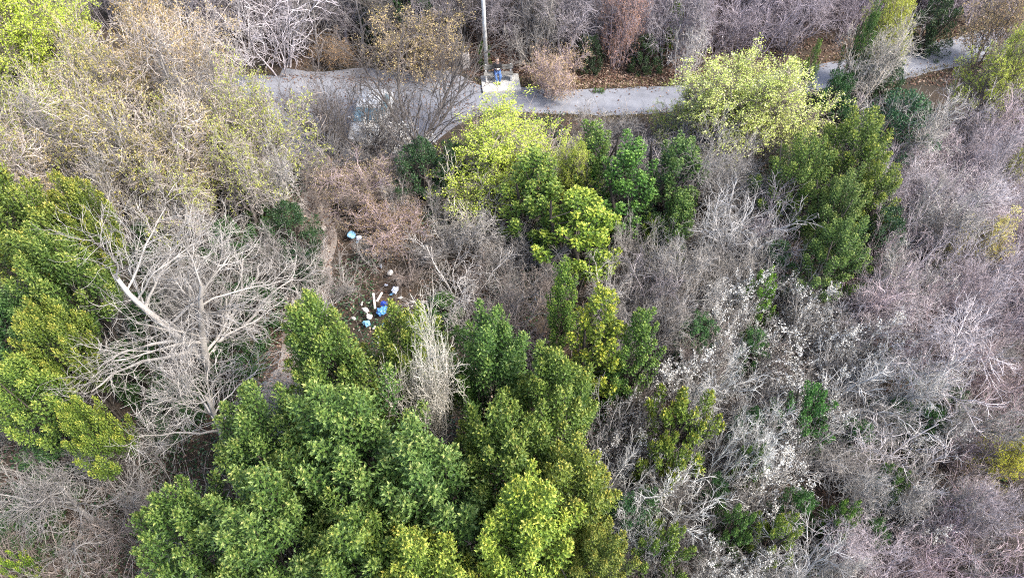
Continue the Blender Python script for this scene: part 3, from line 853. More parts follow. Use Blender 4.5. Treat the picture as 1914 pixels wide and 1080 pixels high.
put_base('open_tree', 768, 296, 160, 5.4, 'wide dark stemmed leafless tree fanning out in front of the lay-by', twig=(.10, .088, .08), var=0)
put_base('open_tree', 690, 290, 90, 4.2, 'thin dark leafless stems rising across the car bonnet', twig=(.12, .105, .095), var=1)
put_base('open_tree', 628, 296, 60, 3.4, 'slim dark twigged leafless tree left of the car', twig=(.13, .115, .105), var=1)
put_base('open_tree', 605, 262, 80, 4.2, 'dark twigged leafless tree at the left of the lay-by', twig=(.16, .14, .13), var=1)

# ------------------------------------------------------------------ thickets: many alike leafless shrubs
KEEP = [(885, 85, 965, 165), (985, 165, 1245, 212), (1515, 120, 1565, 165), (1690, 78, 1835, 135), (575, 135, 900, 245), (632, 422, 750, 640), (585, 380, 620, 470)]

def covers(px, py, rx_, ry_):
    for (a, b, c, d) in KEEP:
        cx, cy = min(max(px, a), c), min(max(py, b), d)
        if ((px - cx) / rx_) ** 2 + ((py - cy) / ry_) ** 2 < 0.75: return True
    return False

LAND = [(55, 60, 'top left lime tree'), (330, 120, 'dark forked budding tree'), (220, 270, 'olive budding thicket'), (480, 230, 'green budded lay-by tree'), (60, 430, 'left edge evergreens'),
        (360, 560, 'big pale forked tree'), (110, 930, 'arching grey tree'), (190, 810, 'golden green hanging crown'), (470, 850, 'dark gap by the evergreen stand'), (610, 640, 'pointed evergreen top'),
        (555, 450, 'ivy by the dirt track'), (655, 437, 'light blue bag'), (714, 575, 'bright blue bag'), (729, 508, 'white rubble lump'), (730, 410, 'reddish brown bush'), (686, 215, 'white car'),
        (780, 90, 'straw coloured bush'), (907, 60, 'concrete pole'), (1030, 140, 'pinkish dry bush'), (1165, 40, 'salmon dead leaved tree'), (1260, 48, 'tiny fresh green bush'), (1283, 100, 'fan shaped verge shrub'),
        (940, 260, 'bright lime tree'), (1412, 175, 'round lime tree'), (1505, 155, 'thin dark spire'), (1660, 130, 'ivy stemmed bare tree'), (1680, 40, 'lime topped roadside tree'), (1760, 108, 'far road bend'),
        (1878, 40, 'peach corner tree'), (1880, 130, 'lime budded edge tree'), (1655, 265, 'blue green ivy dome'), (1560, 395, 'olive evergreen cluster'), (1560, 500, 'lowest cluster evergreen'),
        (1840, 450, 'straw yellow sapling'), (1905, 315, 'pale lime edge bush'), (1780, 660, 'fanning pale tree'), (1885, 855, 'clear yellow tree'), (1415, 565, 'vivid green bush'), (1500, 785, 'emerald bush'),
        (1265, 810, 'olive yellow bush'), (1115, 620, 'golden tipped evergreen'), (1185, 650, 'pointed evergreen'), (1262, 340, 'lone upright evergreen'), (1165, 335, 'rich green evergreen'), (1085, 440, 'feathery yellow green bush'),
        (1370, 440, 'silvery brush shrub'), (1345, 860, 'white branch fan'), (1260, 960, 'arching white shrub'), (1560, 985, 'lower right green bush'), (1440, 920, 'heavy white blossom'), (1640, 650, 'thick blossom patch'),
        (1650, 915, 'shaded green bush'), (1790, 1040, 'mauve corner shrub'), (1365, 1000, 'bush by the curled branch'), (1050, 575, 'narrow bright sapling'), (920, 700, 'evergreen by the dead bush'), (700, 25, 'dark hillside shrub'), (1760, 760, 'shaded ivy mound')]

USED = set()
def where(px, py, look):
    """how a viewer would find this pixel: a near landmark, the side of it and how far off"""
    px, py = min(max(px, 0), 1914), min(max(py, 0), 1080)
    first = None
    for d, lx_, ly_, nm in sorted((math.hypot(px - a, py - b), a, b, n) for a, b, n in LAND)[:4]:
        side = ('right of', 'below and right of', 'below', 'below and left of', 'left of', 'above and left of', 'above', 'above and right of')[int(round(math.atan2(py - ly_, px - lx_) / (math.pi / 4))) % 8]
        lab = look + ' ' + ('just' if d < 45 else ('close' if d < 95 else 'farther')) + ' ' + side + ' the ' + nm
        first = first or lab
        if lab not in USED:
            USED.add(lab)
            return lab
    return first

def thicket(box, n, kinds, r_m, h_m, tints, label, group, gap=1.15, seed=1, hill=False, leaf=(1, 1, 1), crowd=.84):
    g = np.random.default_rng(seed)
    done, tries = 0, 0
    while done < n and tries < n * 40:
        tries += 1
        px = box[0] + (box[2] - box[0]) * g.random(); py = box[1] + (box[3] - box[1]) * g.random()
        kind = kinds[g.integers(len(kinds))]
        h = h_m[0] + (h_m[1] - h_m[0]) * g.random(); r = r_m[0] + (r_m[1] - r_m[0]) * g.random()
        p, dep = at(px, py, h * CF[kind])
        x, y = p[0], p[1]
        if on_road(x, y): continue
        if hill != (y > road_y(x)) or (hill and y - road_y(x) < 2.7): continue
        if covers(px, py, r * FPX / dep, (r * .7 + h * .3) * FPX / dep): continue
        if any((x - a) ** 2 + (y - b) ** 2 < (gap if q < 99 else crowd * q) ** 2 for a, b, q in PLANTED): continue
        t = tints[g.integers(len(tints))]
        plant(kind, x, y, r, h, where(px, py, label), twig=t, leaf=leaf, group=group)
        done += 1
    return done

for k, (px, py, r, h, tw) in enumerate([(1700, 250, 80, 4.8, TW_PALE), (1830, 300, 85, 4.6, TW_LILAC), (1760, 400, 75, 4.4, TW_PALE), (1690, 520, 70, 4.0, TW_PALE), (1850, 560, 85, 4.2, TW_LILAC), (1810, 780, 80, 3.6, TW_PALE),
        (1700, 720, 75, 3.6, (.52, .50, .47)), (1610, 900, 75, 3.4, TW_PALE), (1730, 930, 70, 3.4, TW_PALE), (1850, 960, 75, 3.4, TW_LILAC), (1560, 1060, 70, 3.2, TW_PALE), (1290, 520, 70, 3.8, TW_PALE), (1240, 600, 65, 3.6, TW_GREY),
        (1330, 760, 65, 3.6, (.52, .50, .47)), (1420, 820, 65, 3.4, TW_WHITE), (1190, 990, 60, 3.8, TW_WHITE), (930, 440, 75, 3.4, TW_PALE), (1130, 240, 60, 2.4, TW_GREY), (530, 480, 70, 3.6, TW_GREY), (300, 400, 75, 5.0, TW_PALE),
        (500, 330, 60, 5.0, TW_PALE), (230, 330, 75, 6.6, TW_PALE), (120, 300, 75, 6.4, TW_GREY), (370, 200, 75, 7.0, TW_GREY), (1280, 40, 60, 4.6, (.30, .27, .28)), (1010, 40, 60, 4.6, TW_GREY)]):
    put('limb_tree', px, py, r, h, where(px, py, 'leafless tree of crooked limbs'), twig=tw, group='open leafless trees among the scrub')
BS, US, AS, BT, BD = 'bare_shrub', 'upright_shrub', 'arching_shrub', 'bare_tree', 'blossom_shrub'
thicket((560, -60, 1150, 120), 34, [BS, BT, US], (1.3, 1.9), (3.4, 5.2), [TW_DARK, (.24, .22, .21), (.27, .24, .25)], 'dark grey leafless hillside shrub', 'hillside thicket behind the bench', 1.1, 2, True)
thicket((1130, -60, 1914, 140), 44, [BS, BT, US], (1.3, 1.9), (3.2, 5.0), [(.36, .31, .34), (.34, .29, .32), (.30, .26, .28)], 'purplish leafless hillside shrub', 'hillside thicket above the road bend', 1.1, 3, True)
thicket((-200, -80, 560, 60), 18, [BT, BS], (1.5, 2.2), (4, 6), [TW_GREY, TW_PALE, TW_LILAC], 'leafless grey slope tree', 'grey trees behind the top left', 1.4, 4, True)
thicket((1600, 120, 2050, 640), 72, [BS, US, BS, BT], (1.1, 1.7), (2.6, 4.0), [(.45, .385, .40), (.45, .365, .37), (.41, .37, .375), (.36, .315, .325)], 'mauve grey leafless shrub', 'mauve thicket along the right', .85, 5)
thicket((1540, 600, 2050, 1140), 50, [BS, BS, AS, BT], (0.9, 1.5), (2.0, 3.2), [TW_PINK, (.40, .345, .355), (.34, .275, .275), TW_GREY, TW_PINK, TW_BROWN], 'pinkish brown leafless shrub', 'tangle on the lower right slope', .75, 6)
thicket((1040, 212, 1360, 300), 9, [BS], (.8, 1.2), (1.2, 1.8), [TW_GREY, TW_LILAC], 'low greyish leafless roadside shrub', 'low shrubs below the road edge', .8, 17)
thicket((1120, 215, 1500, 560), 34, [BS, US, BS], (1.0, 1.5), (2.2, 3.4), [TW_GREY, TW_LILAC, TW_PALE], 'grey leafless shrub', 'grey thicket below the road', .85, 7)
thicket((1120, 540, 1560, 1120), 44, [BS, AS, BD, BS], (.8, 1.3), (2.0, 3.0), [TW_GREY, TW_GREY, TW_PALE, TW_BROWN, TW_DARK], 'greyish white twiggy shrub', 'pale tangle right of the stand', .75, 8)
thicket((560, 290, 1120, 660), 34, [BS, BS, US], (.8, 1.3), (1.5, 2.6), [TW_GREY, TW_BROWN, TW_PALE], 'brownish leafless shrub', 'shrubs round the rubbish clearing', .75, 9)
thicket((180, 380, 600, 800), 11, [BS, US, BT], (1.0, 1.5), (2.0, 3.6), [TW_GREY, TW_PALE], 'grey leafless shrub', 'shrubs beneath the big pale tree', .9, 10)
thicket((-150, 760, 320, 1130), 16, [BS, AS, BT], (1.0, 1.5), (2.4, 3.6), [TW_GREY, TW_PALE, TW_BROWN], 'leafless grey shrub', 'shrubs at the lower left', .9, 11)
thicket((-200, 20, 580, 400), 22, ['budding_tree', BS], (1.2, 1.8), (3.5, 5.2), [TW_GREY, TW_BROWN], 'brownish budding shrub', 'budding thicket in the upper left', 1.5, 12, leaf=OCG)

# ------------------------------------------------------------------ ground cover nobody could count
def cover_points(n, x0, x1, y0, y1, scale=.5, thr=0.0, seed=3):
    g = np.random.default_rng(seed)
    x = x0 + (x1 - x0) * g.random(n * 2); y = y0 + (y1 - y0) * g.random(n * 2)
    f = np.sin(x * scale * 1.7 + 1.9 * np.sin(y * scale)) + np.sin(y * scale * 1.3 + 2.1 * np.sin(x * scale * .8 + 1))
    d = y - road_y(x)
    ok = (f > thr) & ~((d > -1.5) & (d < 1.25)) & ~((x > -13.5) & (x < -2.5) & (y > 26.3) & (y < 35.0)) & ~((np.abs(x + 8.8) < 1.0) & (y > 15) & (y < 27))
    return x[ok][:n], y[ok][:n], g

x, y, g = cover_points(70000, -26, 30, 4, 31, .45, .1, 21)
z = ground_z(x, y) + g.random(len(x)) ** 2 * .55
P = np.stack([x, y, z], -1)
Ls = .10 * (.6 + .8 * g.random(len(x)))
v, f = leaves(P, norm(g.normal(size=P.shape) * np.array([1, 1, .4])), norm(g.normal(size=P.shape) * .5 + np.array([0, 0, 1])), Ls, Ls * .75, .15)
ivy = tag(link('ivy', mesh_np('ivy', v, f, M_IVY)), 'dark ivy carpet covering the wood floor', 'ivy', kind='stuff')

x, y, g = cover_points(11000, -26, 32, 4, 31, .6, -1.2, 22)
P0 = np.stack([x, y, ground_z(x, y) - .03], -1)
d = norm(g.normal(size=P0.shape) * np.array([1, 1, .3]) + np.array([0, 0, .9]))
BP = walk(g, P0, d, .8 + 1.3 * g.random(len(x)), 6, .22, -.13)
BR = np.full((len(x), 1), .008) * np.linspace(1.2, .6, 6)[None, :] * (.7 + .7 * g.random((len(x), 1)))
v, f = tubes(BP, BR)
br = tag(link('undergrowth', mesh_np('undergrowth', v, f, BARK)), 'tangle of dry bramble canes on the wood floor', 'undergrowth', kind='stuff')
br.color = (.30, .26, .23, 1)

# fallen leaves: russet bank behind the bench, verge, wood floor
def fallen(n, x0, x1, y0, y1, seed, size=.11):
    x, y, g = cover_points(n, x0, x1, y0, y1, .5, -3, seed)
    q = np.random.default_rng(seed + 9)
    tx, ty_ = -8.9 + q.normal(size=n // 30) * .75, 15 + 12 * q.random(n // 30)       # drifted onto the track too
    x, y = np.concatenate([x, tx]), np.concatenate([y, ty_])
    P = np.stack([x, y, ground_z(x, y) + .012 + .04 * g.random(len(x))], -1)
    Ls = size * (.6 + .9 * g.random(len(x)))
    return leaves(P, norm(g.normal(size=P.shape) * np.array([1, 1, .2])), norm(g.normal(size=P.shape) * .35 + np.array([0, 0, 1])), Ls, Ls * .7, .2)
parts = []
for k, a in enumerate([(24000, -26, 32, 5, 31), (30000, -14, 40, 33, 43), (7000, -2.5, 3.5, 34.0, 38), (6000, 3, 14, 32.5, 36)]):
    parts.append(fallen(*a, 40 + k))
v, f = join(parts)
g = np.random.default_rng(91)
n = 3200
x = -30 + 62 * g.random(n); y = road_y(x) + np.where(g.random(n) < .6, 1, -1) * (1.35 - np.abs(g.normal(size=n)) * .4)
k = g.random(n) < .25
x[k] = -12.5 + 10 * g.random(k.sum()); y[k] = 26.5 + 8.3 * g.random(k.sum())
P = np.stack([x, y, np.full(n, .03)], -1)
Ls = .07 + .07 * g.random(n)
parts.append(leaves(P, norm(g.normal(size=P.shape) * np.array([1, 1, .15])), norm(g.normal(size=P.shape) * .3 + np.array([0, 0, 1])), Ls, Ls * .7, .2))
v, f = join(parts)
fl = tag(link('fallen_leaves', mesh_np('fallen_leaves', v, f, M_FALLEN)), 'russet fallen leaves on the verge and the wood floor', 'leaves', kind='stuff')

# dry grass along the road edges
g = np.random.default_rng(77)
n = 9000
x = -30 + 70 * g.random(n)
side = np.where(g.random(n) < .5, -1, 1)
y = road_y(x) + side * (1.1 + np.abs(g.normal(size=n)) * .5)
ok = ~((x > -13.5) & (x < -2.0))
x, y = x[ok], y[ok]
P = np.stack([x, y, ground_z(x, y)], -1)
d = norm(g.normal(size=P.shape) * np.array([.6, .6, .1]) + np.array([0, 0, 1]))
Ls = .10 + .22 * g.random(len(x))
v, f = leaves(P, d, norm(g.normal(size=P.shape) * np.array([1, 1, .1])), Ls, .02 + .015 * g.random(len(x)), .2)
gr = tag(link('dry_grass', mesh_np('dry_grass', v, f, M_GRASS)), 'dry grass tufts along both road edges', 'grass', kind='stuff')
for o in (ivy, fl, gr): o.color = (1, 1, 1, 1)

# ------------------------------------------------------------------ mesh helpers for built things
def bm_obj(name, bm, mat, parent=None, smooth=False, bevel=0.0):
    if bevel:
        bmesh.ops.bevel(bm, geom=bm.edges[:], offset=bevel, segments=2, affect='EDGES', profile=.6)
    bmesh.ops.recalc_face_normals(bm, faces=bm.faces[:])
    me = bpy.data.meshes.new(name)
    bm.to_mesh(me); bm.free()
    if smooth:
        for p in me.polygons: p.use_smooth = True
    me.materials.append(mat)
    return link(name, me, parent)

def box(bm, c, s, rot=None):
    m = Matrix.Translation(Vector(c))
    if rot is not None: m = m @ rot.to_4x4()
    m = m @ Matrix.Diagonal((s[0], s[1], s[2], 1))
    return bmesh.ops.create_cube(bm, size=1, matrix=m)['verts']

def cyl(bm, a, b, r0, r1=None, seg=16):
    a, b = Vector(a), Vector(b)
    d = b - a
    m = Matrix.Translation((a + b) / 2) @ d.to_track_quat('Z', 'Y').to_matrix().to_4x4()
    return bmesh.ops.create_cone(bm, cap_ends=True, segments=seg, radius1=r0, radius2=r0 if r1 is None else r1, depth=d.length, matrix=m)['verts']

# concrete pole
M_CONC = plain('pale_concrete', (.54, .535, .52), .85, .22, 5, .3)
M_SLAB = plain('slab_concrete', (.44, .43, .40), .9, .2, 4, .3)
M_DKWOOD = plain('weathered_wood', (.17, .165, .15), .8, .3, 9, .3)
M_RUST = plain('rusty_steel', (.22, .13, .09), .7, .3, 8, .2, .4)
pp, _ = at(910, 141, 0)
pole = tag(empty('utility_pole', (pp[0], pp[1], 0), (0, R(-.9), 0)), 'tall round pale concrete pole standing beside the bench', 'pole')
bm = bmesh.new(); cyl(bm, (0, 0, -.3), (0, 0, 9.2), .115, .08, 20); bm_obj('shaft', bm, M_CONC, pole, True)
bm = bmesh.new(); cyl(bm, (0, 0, 9.2), (0, 0, 9.26), .11, .08, 20); bm_obj('cap', bm, M_CONC, pole)
bm = bmesh.new(); box(bm, (0, -.02, 8.7), (1.5, .09, .09)); bm_obj('crossarm', bm, M_RUST, pole, bevel=.008)
for sx in (-.65, 0, .65):
    bm = bmesh.new(); cyl(bm, (sx, -.02, 8.745), (sx, -.02, 8.8), .03, .03, 10); cyl(bm, (sx, -.02, 8.8), (sx, -.02, 8.9), .045, .03, 12)
    bm_obj('insulator', bm, plain('porcelain', (.6, .58, .54), .3), pole, True)

# slab and bench
bp_, _ = at(932, 153, 0.1)
BX, BY = float(bp_[0]), float(bp_[1])
slab = tag(empty('concrete_slab', (BX, BY, 0), (0, 0, R(6))), 'pale concrete slab under the bench at the roadside', 'slab')
bm = bmesh.new(); box(bm, (.1, -.15, .02), (2.1, 1.55, .24)); bm_obj('slab_block', bm, M_SLAB, slab, bevel=.02)
SZ = .14
bench = tag(empty('park_bench', (BX, BY + .1, SZ), (0, 0, R(4))), 'park bench of dark slats on pale concrete supports, a man sitting on it', 'bench')
for sx in (-.68, .68):
    bm = bmesh.new()
    box(bm, (sx, 0, .2), (.09, .42, .40)); box(bm, (sx, .22, .56), (.09, .09, .52), Matrix.Rotation(R(-10), 3, 'X'))
    bm_obj('support', bm, M_CONC, bench, bevel=.008)
for k, yy in enumerate((-.17, -.05, .07)):
    bm = bmesh.new(); box(bm, (0, yy, .425), (1.6, .105, .045)); bm_obj('seat_slat', bm, M_DKWOOD, bench, bevel=.006)
for zz in (.62, .76):
    bm = bmesh.new(); box(bm, (0, .16 + (zz - .56) * .176, zz), (1.6, .03, .11), Matrix.Rotation(R(-10), 3, 'X')); bm_obj('back_slat', bm, M_DKWOOD, bench, bevel=.006)

# seated person
def skin(name, verts, edges, mat, parent, sub=2, root=0, extra=None):
    me = bpy.data.meshes.new(name)
    me.from_pydata([v[:3] for v in verts], edges, [])
    ob = bpy.data.objects.new(name, me)
    C.objects.link(ob)
    ob.modifiers.new('skin', 'SKIN').use_smooth_shade = True
    for i, v in enumerate(verts):
        r = v[3] if len(v) == 4 else v[3:5]
        me.skin_vertices[0].data[i].radius = (r, r) if not isinstance(r, tuple) else r
        me.skin_vertices[0].data[i].use_root = (i == root)
    s = ob.modifiers.new('sub', 'SUBSURF'); s.levels = sub; s.render_levels = sub
    dg = bpy.context.evaluated_depsgraph_get()
    res = bpy.data.meshes.new_from_object(ob.evaluated_get(dg))
    bpy.data.objects.remove(ob); bpy.data.meshes.remove(me)
    if extra:
        bm = bmesh.new(); bm.from_mesh(res); extra(bm); bm.to_mesh(res); bm.free()
    res.materials.clear(); res.materials.append(mat)
    for p in res.polygons: p.use_smooth = True
    res.name = name
    return link(name, res, parent)

M_SKIN = plain('skin', (.55, .36, .28), .55, .06, 20)
M_JUMPER = plain('black_jersey', (.012, .012, .014), .9, .2, 30, .2)
M_JEANS = plain('blue_denim', (.07, .15, .36), .85, .2, 40, .2)
M_SHOE = plain('dark_shoe', (.03, .03, .035), .6, .2, 20)
per = tag(empty('person', (BX - .05, BY + .08, SZ), (0, 0, R(3)), (.93, .93, .93)), 'person in a black jumper and blue jeans sitting on the bench', 'person')
V = [(0, .0, .55, .13), (0, .03, .76, .125), (0, .04, .98, .13), (0, .02, 1.13, .06), (0, -.005, 1.21, .065), (0, -.03, 1.31, .098), (0, -.02, 1.385, .075),
     (.17, .03, 1.06, .055), (.25, -.06, .83, .042), (.10, -.27, .90, .028), (.05, -.31, .92, .03),
     (-.17, .03, 1.06, .055), (-.25, -.06, .83, .042), (-.10, -.27, .90, .028), (-.05, -.31, .92, .03),
     (.10, -.05, .54, .085), (.15, -.44, .53, .06), (.10, -.38, .10, .04), (.11, -.52, .05, .035),
     (-.10, -.05, .54, .085), (-.13, -.43, .53, .06), (-.04, -.40, .10, .04), (-.05, -.54, .05, .035)]
E = [(0, 1), (1, 2), (2, 3), (3, 4), (4, 5), (5, 6), (2, 7), (7, 8), (8, 9), (9, 10), (2, 11), (11, 12), (12, 13), (13, 14), (0, 15), (15, 16), (16, 17), (17, 18), (0, 19), (19, 20), (20, 21), (21, 22)]
def face_and_fingers(bm):
    cyl(bm, (0, -.118, 1.325), (0, -.145, 1.295), .008, .016, 8)
    for sx in (-1, 1):
        bmesh.ops.create_uvsphere(bm, u_segments=8, v_segments=6, radius=.028, matrix=Matrix.Translation((sx * .096, -.02, 1.31)) @ Matrix.Diagonal((.45, .8, 1.1, 1)))
        for k, (dx, ln) in enumerate(((-.027, .065), (-.009, .075), (.009, .07), (.026, .055))):
            a = Vector((sx * .055, -.325, .92)) + Vector((0, 0, dx))
            b = a + Vector((-sx * .012, -ln * .55, 0)); c = b + Vector((-sx * .03, -ln * .2, -.004))
            cyl(bm, a, b, .0095, .0085, 8); cyl(bm, b, c, .0085, .007, 8)
        a = Vector((sx * .06, -.30, .945)); b = a + Vector((-sx * .015, -.03, .028)); cyl(bm, a, b, .011, .009, 8); cyl(bm, b, b + Vector((-sx * .02, -.015, .008)), .009, .007, 8)
skin('body', V, E, M_SKIN, per, extra=face_and_fingers)
J = [(0, .0, .52, .155), (0, .03, .74, .16), (0, .04, .98, .165), (0, .02, 1.10, .085), (.18, .03, 1.06, .085), (.26, -.06, .83, .065), (.12, -.25, .895, .045), (-.18, .03, 1.06, .085), (-.26, -.06, .83, .065), (-.12, -.25, .895, .045)]
skin('jumper', J, [(0, 1), (1, 2), (2, 3), (2, 4), (4, 5), (5, 6), (2, 7), (7, 8), (8, 9)], M_JUMPER, per)
T = [(0, .0, .54, .15), (.10, -.06, .545, .105), (.15, -.44, .535, .082), (.10, -.385, .13, .065), (-.10, -.06, .545, .105), (-.13, -.43, .535, .082), (-.04, -.40, .13, .065)]
skin('jeans', T, [(0, 1), (1, 2), (2, 3), (0, 4), (4, 5), (5, 6)], M_JEANS, per)
for sx, tx in ((.10, .115), (-.04, -.05)):
    skin('shoe', [(sx, -.37, .055, .05), (sx, -.42, .06, .052), (tx, -.56, .042, .04)], [(0, 1), (1, 2)], M_SHOE, per)
bm = bmesh.new(); bmesh.ops.create_uvsphere(bm, u_segments=16, v_segments=10, radius=.106, matrix=Matrix.Translation((0, -.005, 1.335)))
bmesh.ops.delete(bm, geom=[v for v in bm.verts if v.co.z < 1.30 or v.co.y < -.045], context='VERTS')
bm_obj('hair', bm, plain('grey_stubble', (.30, .24, .20), .8, .2, 60), per, True)
for sx in (-.034, .034):
    bm = bmesh.new(); bmesh.ops.create_uvsphere(bm, u_segments=10, v_segments=8, radius=.013, matrix=Matrix.Translation((sx, -.112, 1.335))); bm_obj('eye', bm, plain('eye_dark', (.03, .02, .02), .3), per, True)
bm = bmesh.new(); box(bm, (0, -.118, 1.262), (.045, .014, .009)); bm_obj('mouth', bm, plain('lips', (.36, .16, .14), .5), per, bevel=.003)
rc = tag(empty('remote_controller', (BX - .05, BY + .08, SZ), (0, 0, R(3)), (.93, .93, .93)), 'small pale grey remote controller held in both hands by the person', 'controller')
bm = bmesh.new(); box(bm, (0, -.35, .925), (.15, .045, .09)); bm_obj('case', bm, plain('pale_plastic', (.62, .62, .62), .5), rc, bevel=.012)
for sx in (-.045, .045):
    bm = bmesh.new(); cyl(bm, (sx, -.374, .94), (sx, -.392, .945), .008, .01, 10); bm_obj('stick', bm, M_SHOE, rc)

# ------------------------------------------------------------------ the parked car, nose towards the camera
def loft(stations, mat, name, parent, close=True):
    bm = bmesh.new()
    rings = []
    for st in stations:
        rings.append([bm.verts.new(p) for p in st])
    n = len(rings[0])
    for a, b in zip(rings[:-1], rings[1:]):
        for i in range(n):
            j = (i + 1) % n
            bm.faces.new((a[i], a[j], b[j], b[i]))
    if close:
        bm.faces.new(rings[0][::-1]); bm.faces.new(rings[-1])
    return bm_obj(name, bm, mat, parent, True, 0)

def ring(y, hw, z0, z1, crown=.03, tuck=.08):
    pts = [(-hw + tuck, y, z0), (-hw, y, z0 + .16), (-hw, y, z0 + (z1 - z0) * .62), (-hw + .05, y, z1 - .03), (-hw * .55, y, z1 + crown * .6), (0, y, z1 + crown)]
    return pts + [(-p[0], p[1], p[2]) for p in pts[-2::-1]]
M_PAINT = plain('white_car_paint', (.46, .47, .475), .28, .03, 3)
M_GLASS, nt, b = new_mat('glass_painted_sky')
b.inputs['Base Color'].default_value = (.10, .17, .21, 1); b.inputs['Roughness'].default_value = .05; b.inputs['Specular IOR Level'].default_value = 1.0  # bluish base colour stands in for the sky reflected in the glass
M_TRIM = plain('black_trim', (.02, .02, .022), .5, .2, 20)
M_TYRE = plain('tyre_rubber', (.02, .02, .02), .85, .2, 30)
M_LAMP = plain('lamp_lens', (.75, .77, .80), .12, .05, 12)
M_RIM = plain('alloy', (.45, .45, .46), .35, .1, 12, 0, .7)
cp, _ = at(688, 216, 1.17)
car = tag(empty('parked_car', (float(cp[0]), float(cp[1]) + .65, .012), (0, 0, R(-5))), 'white car parked nose first at the lay-by edge, half hidden by dark twigs', 'car')
body = loft([ring(-1.98, .62, .30, .60, .02), ring(-1.90, .76, .22, .68), ring(-1.6, .82, .20, .80), ring(-.95, .84, .20, .93), ring(-.2, .85, .20, .95), ring(1.2, .85, .2, .97), ring(1.75, .82, .22, .95), ring(1.95, .74, .28, .85)], M_PAINT, 'body', car)
def cab(y, hw0, hw1, z0, z1):
    return [(-hw0, y, z0), (-hw1, y, z1 - .06), (-hw1 + .07, y, z1), (0, y, z1 + .03), (hw1 - .07, y, z1), (hw1, y, z1 - .06), (hw0, y, z0)]
def cabring(yb, yt, hw0, hw1, z0, z1):
    return [(-hw0, yb, z0), (-hw1, yt, z1 - .06), (-hw1 + .07, yt, z1), (0, yt, z1 + .03), (hw1 - .07, yt, z1), (hw1, yt, z1 - .06), (hw0, yb, z0)]
loft([cabring(-.98, -.30, .76, .60, .90, 1.40), cabring(-.1, -.05, .78, .63, .90, 1.46), cabring(.8, .8, .78, .63, .90, 1.46), cabring(1.72, 1.25, .74, .58, .90, 1.40)], M_PAINT, 'cabin', car)
def panel(name, quad, mat, thick=.012):
    bm = bmesh.new()
    q = [Vector(p) for p in quad]
    n = (q[1] - q[0]).cross(q[3] - q[0]).normalized() * thick
    a = [bm.verts.new(p) for p in q]; c = [bm.verts.new(p + n) for p in q]
    bm.faces.new(a[::-1]); bm.faces.new(c)
    for i in range(4): bm.faces.new((a[i], a[(i + 1) % 4], c[(i + 1) % 4], c[i]))
    return bm_obj(name, bm, mat, car)
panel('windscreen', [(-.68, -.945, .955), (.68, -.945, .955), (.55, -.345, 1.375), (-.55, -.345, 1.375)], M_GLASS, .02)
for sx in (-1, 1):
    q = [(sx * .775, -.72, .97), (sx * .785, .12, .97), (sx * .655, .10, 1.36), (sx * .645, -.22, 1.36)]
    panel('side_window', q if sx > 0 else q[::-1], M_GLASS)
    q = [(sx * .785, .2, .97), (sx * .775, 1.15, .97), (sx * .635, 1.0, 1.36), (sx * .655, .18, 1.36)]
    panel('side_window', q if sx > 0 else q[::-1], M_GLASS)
    bm = bmesh.new(); box(bm, (sx * .93, -.68, .98), (.17, .08, .12)); mo = bm_obj('wing_mirror', bm, M_PAINT, car, True, .02)
    bm = bmesh.new(); box(bm, (sx * .58, -1.875, .63), (.28, .16, .12), Matrix.Rotation(R(sx * 18), 3, 'Z')); bm_obj('headlight', bm, M_LAMP, car, True, .02)
    for wy in (-1.25, 1.22):
        bm = bmesh.new(); cyl(bm, (sx * .70, wy, .30), (sx * .865, wy, .30), .30, .30, 28); w = bm_obj('wheel', bm, M_TYRE, car, False)
        bm = bmesh.new(); cyl(bm, (sx * .84, wy, .30), (sx * .872, wy, .30), .20, .17, 20); bm_obj('rim', bm, M_RIM, w)
bm = bmesh.new(); box(bm, (0, -1.955, .52), (.80, .08, .09)); bm_obj('grille', bm, M_TRIM, car, bevel=.01)
bm = bmesh.new(); box(bm, (0, -1.97, .32), (1.3, .10, .14)); bm_obj('bumper', bm, M_TRIM, car, bevel=.03)
bm = bmesh.new(); box(bm, (0, -2.025, .37), (.5, .012, .11)); bm_obj('number_plate', bm, plain('plate_white', (.7, .7, .68), .4), car)
for sx in (-.3, .25):
    bm = bmesh.new(); cyl(bm, (sx, -1.0, .965), (sx + .42, -.82, 1.075), .010, .008, 6); bm_obj('wiper', bm, M_TRIM, car)

# ------------------------------------------------------------------ rubbish tipped along the slope
def lump(name, px, py, size, mat, label, cat, seed, flat=.6, rough=.35, extra=None, lift=0.25, sub=3):
    g = np.random.default_rng(seed)
    p, _ = at(px, py, size[2] * .5 + lift)
    root = empty(name, (p[0], p[1], float(ground_z(p[0], p[1])) + lift), (0, 0, float(g.random() * 3)))
    tag(root, label, cat)
    size = tuple(.70 * q for q in size)
    bm = bmesh.new()
    bmesh.ops.create_icosphere(bm, subdivisions=sub, radius=.5)
    k = g.normal(size=(6, 3)) * 4.5; ph = g.random(6) * 6.28
    for v in bm.verts:
        c = np.array(v.co)
        f = 1 + rough * float(np.sum(np.sin(k @ c * 2 + ph)) / 3.0)
        v.co = Vector((c[0] * f * size[0], c[1] * f * size[1], max(c[2] * f, -.5 * flat) * size[2]))
    zmin = min(v.co.z for v in bm.verts)
    for v in bm.verts: v.co.z -= zmin
    bm_obj(extra or 'sack', bm, mat, root, False)
    return root
M_CYAN = plain('light_blue_plastic', (.18, .38, .58), .4, .2, 6, .4)
M_BLUE = plain('blue_plastic', (.07, .22, .52), .4, .2, 6, .4)
M_NAVY = plain('navy_plastic', (.02, .05, .30), .4, .2, 6, .4)
M_WPL = plain('white_plastic', (.40, .385, .36), .6, .28, 6, .3)
M_GPL = plain('grey_blue_plastic', (.45, .48, .56), .5, .15, 6, .3)
M_STONE = plain('pale_stone', (.46, .42, .38), .9, .25, 5, .6)
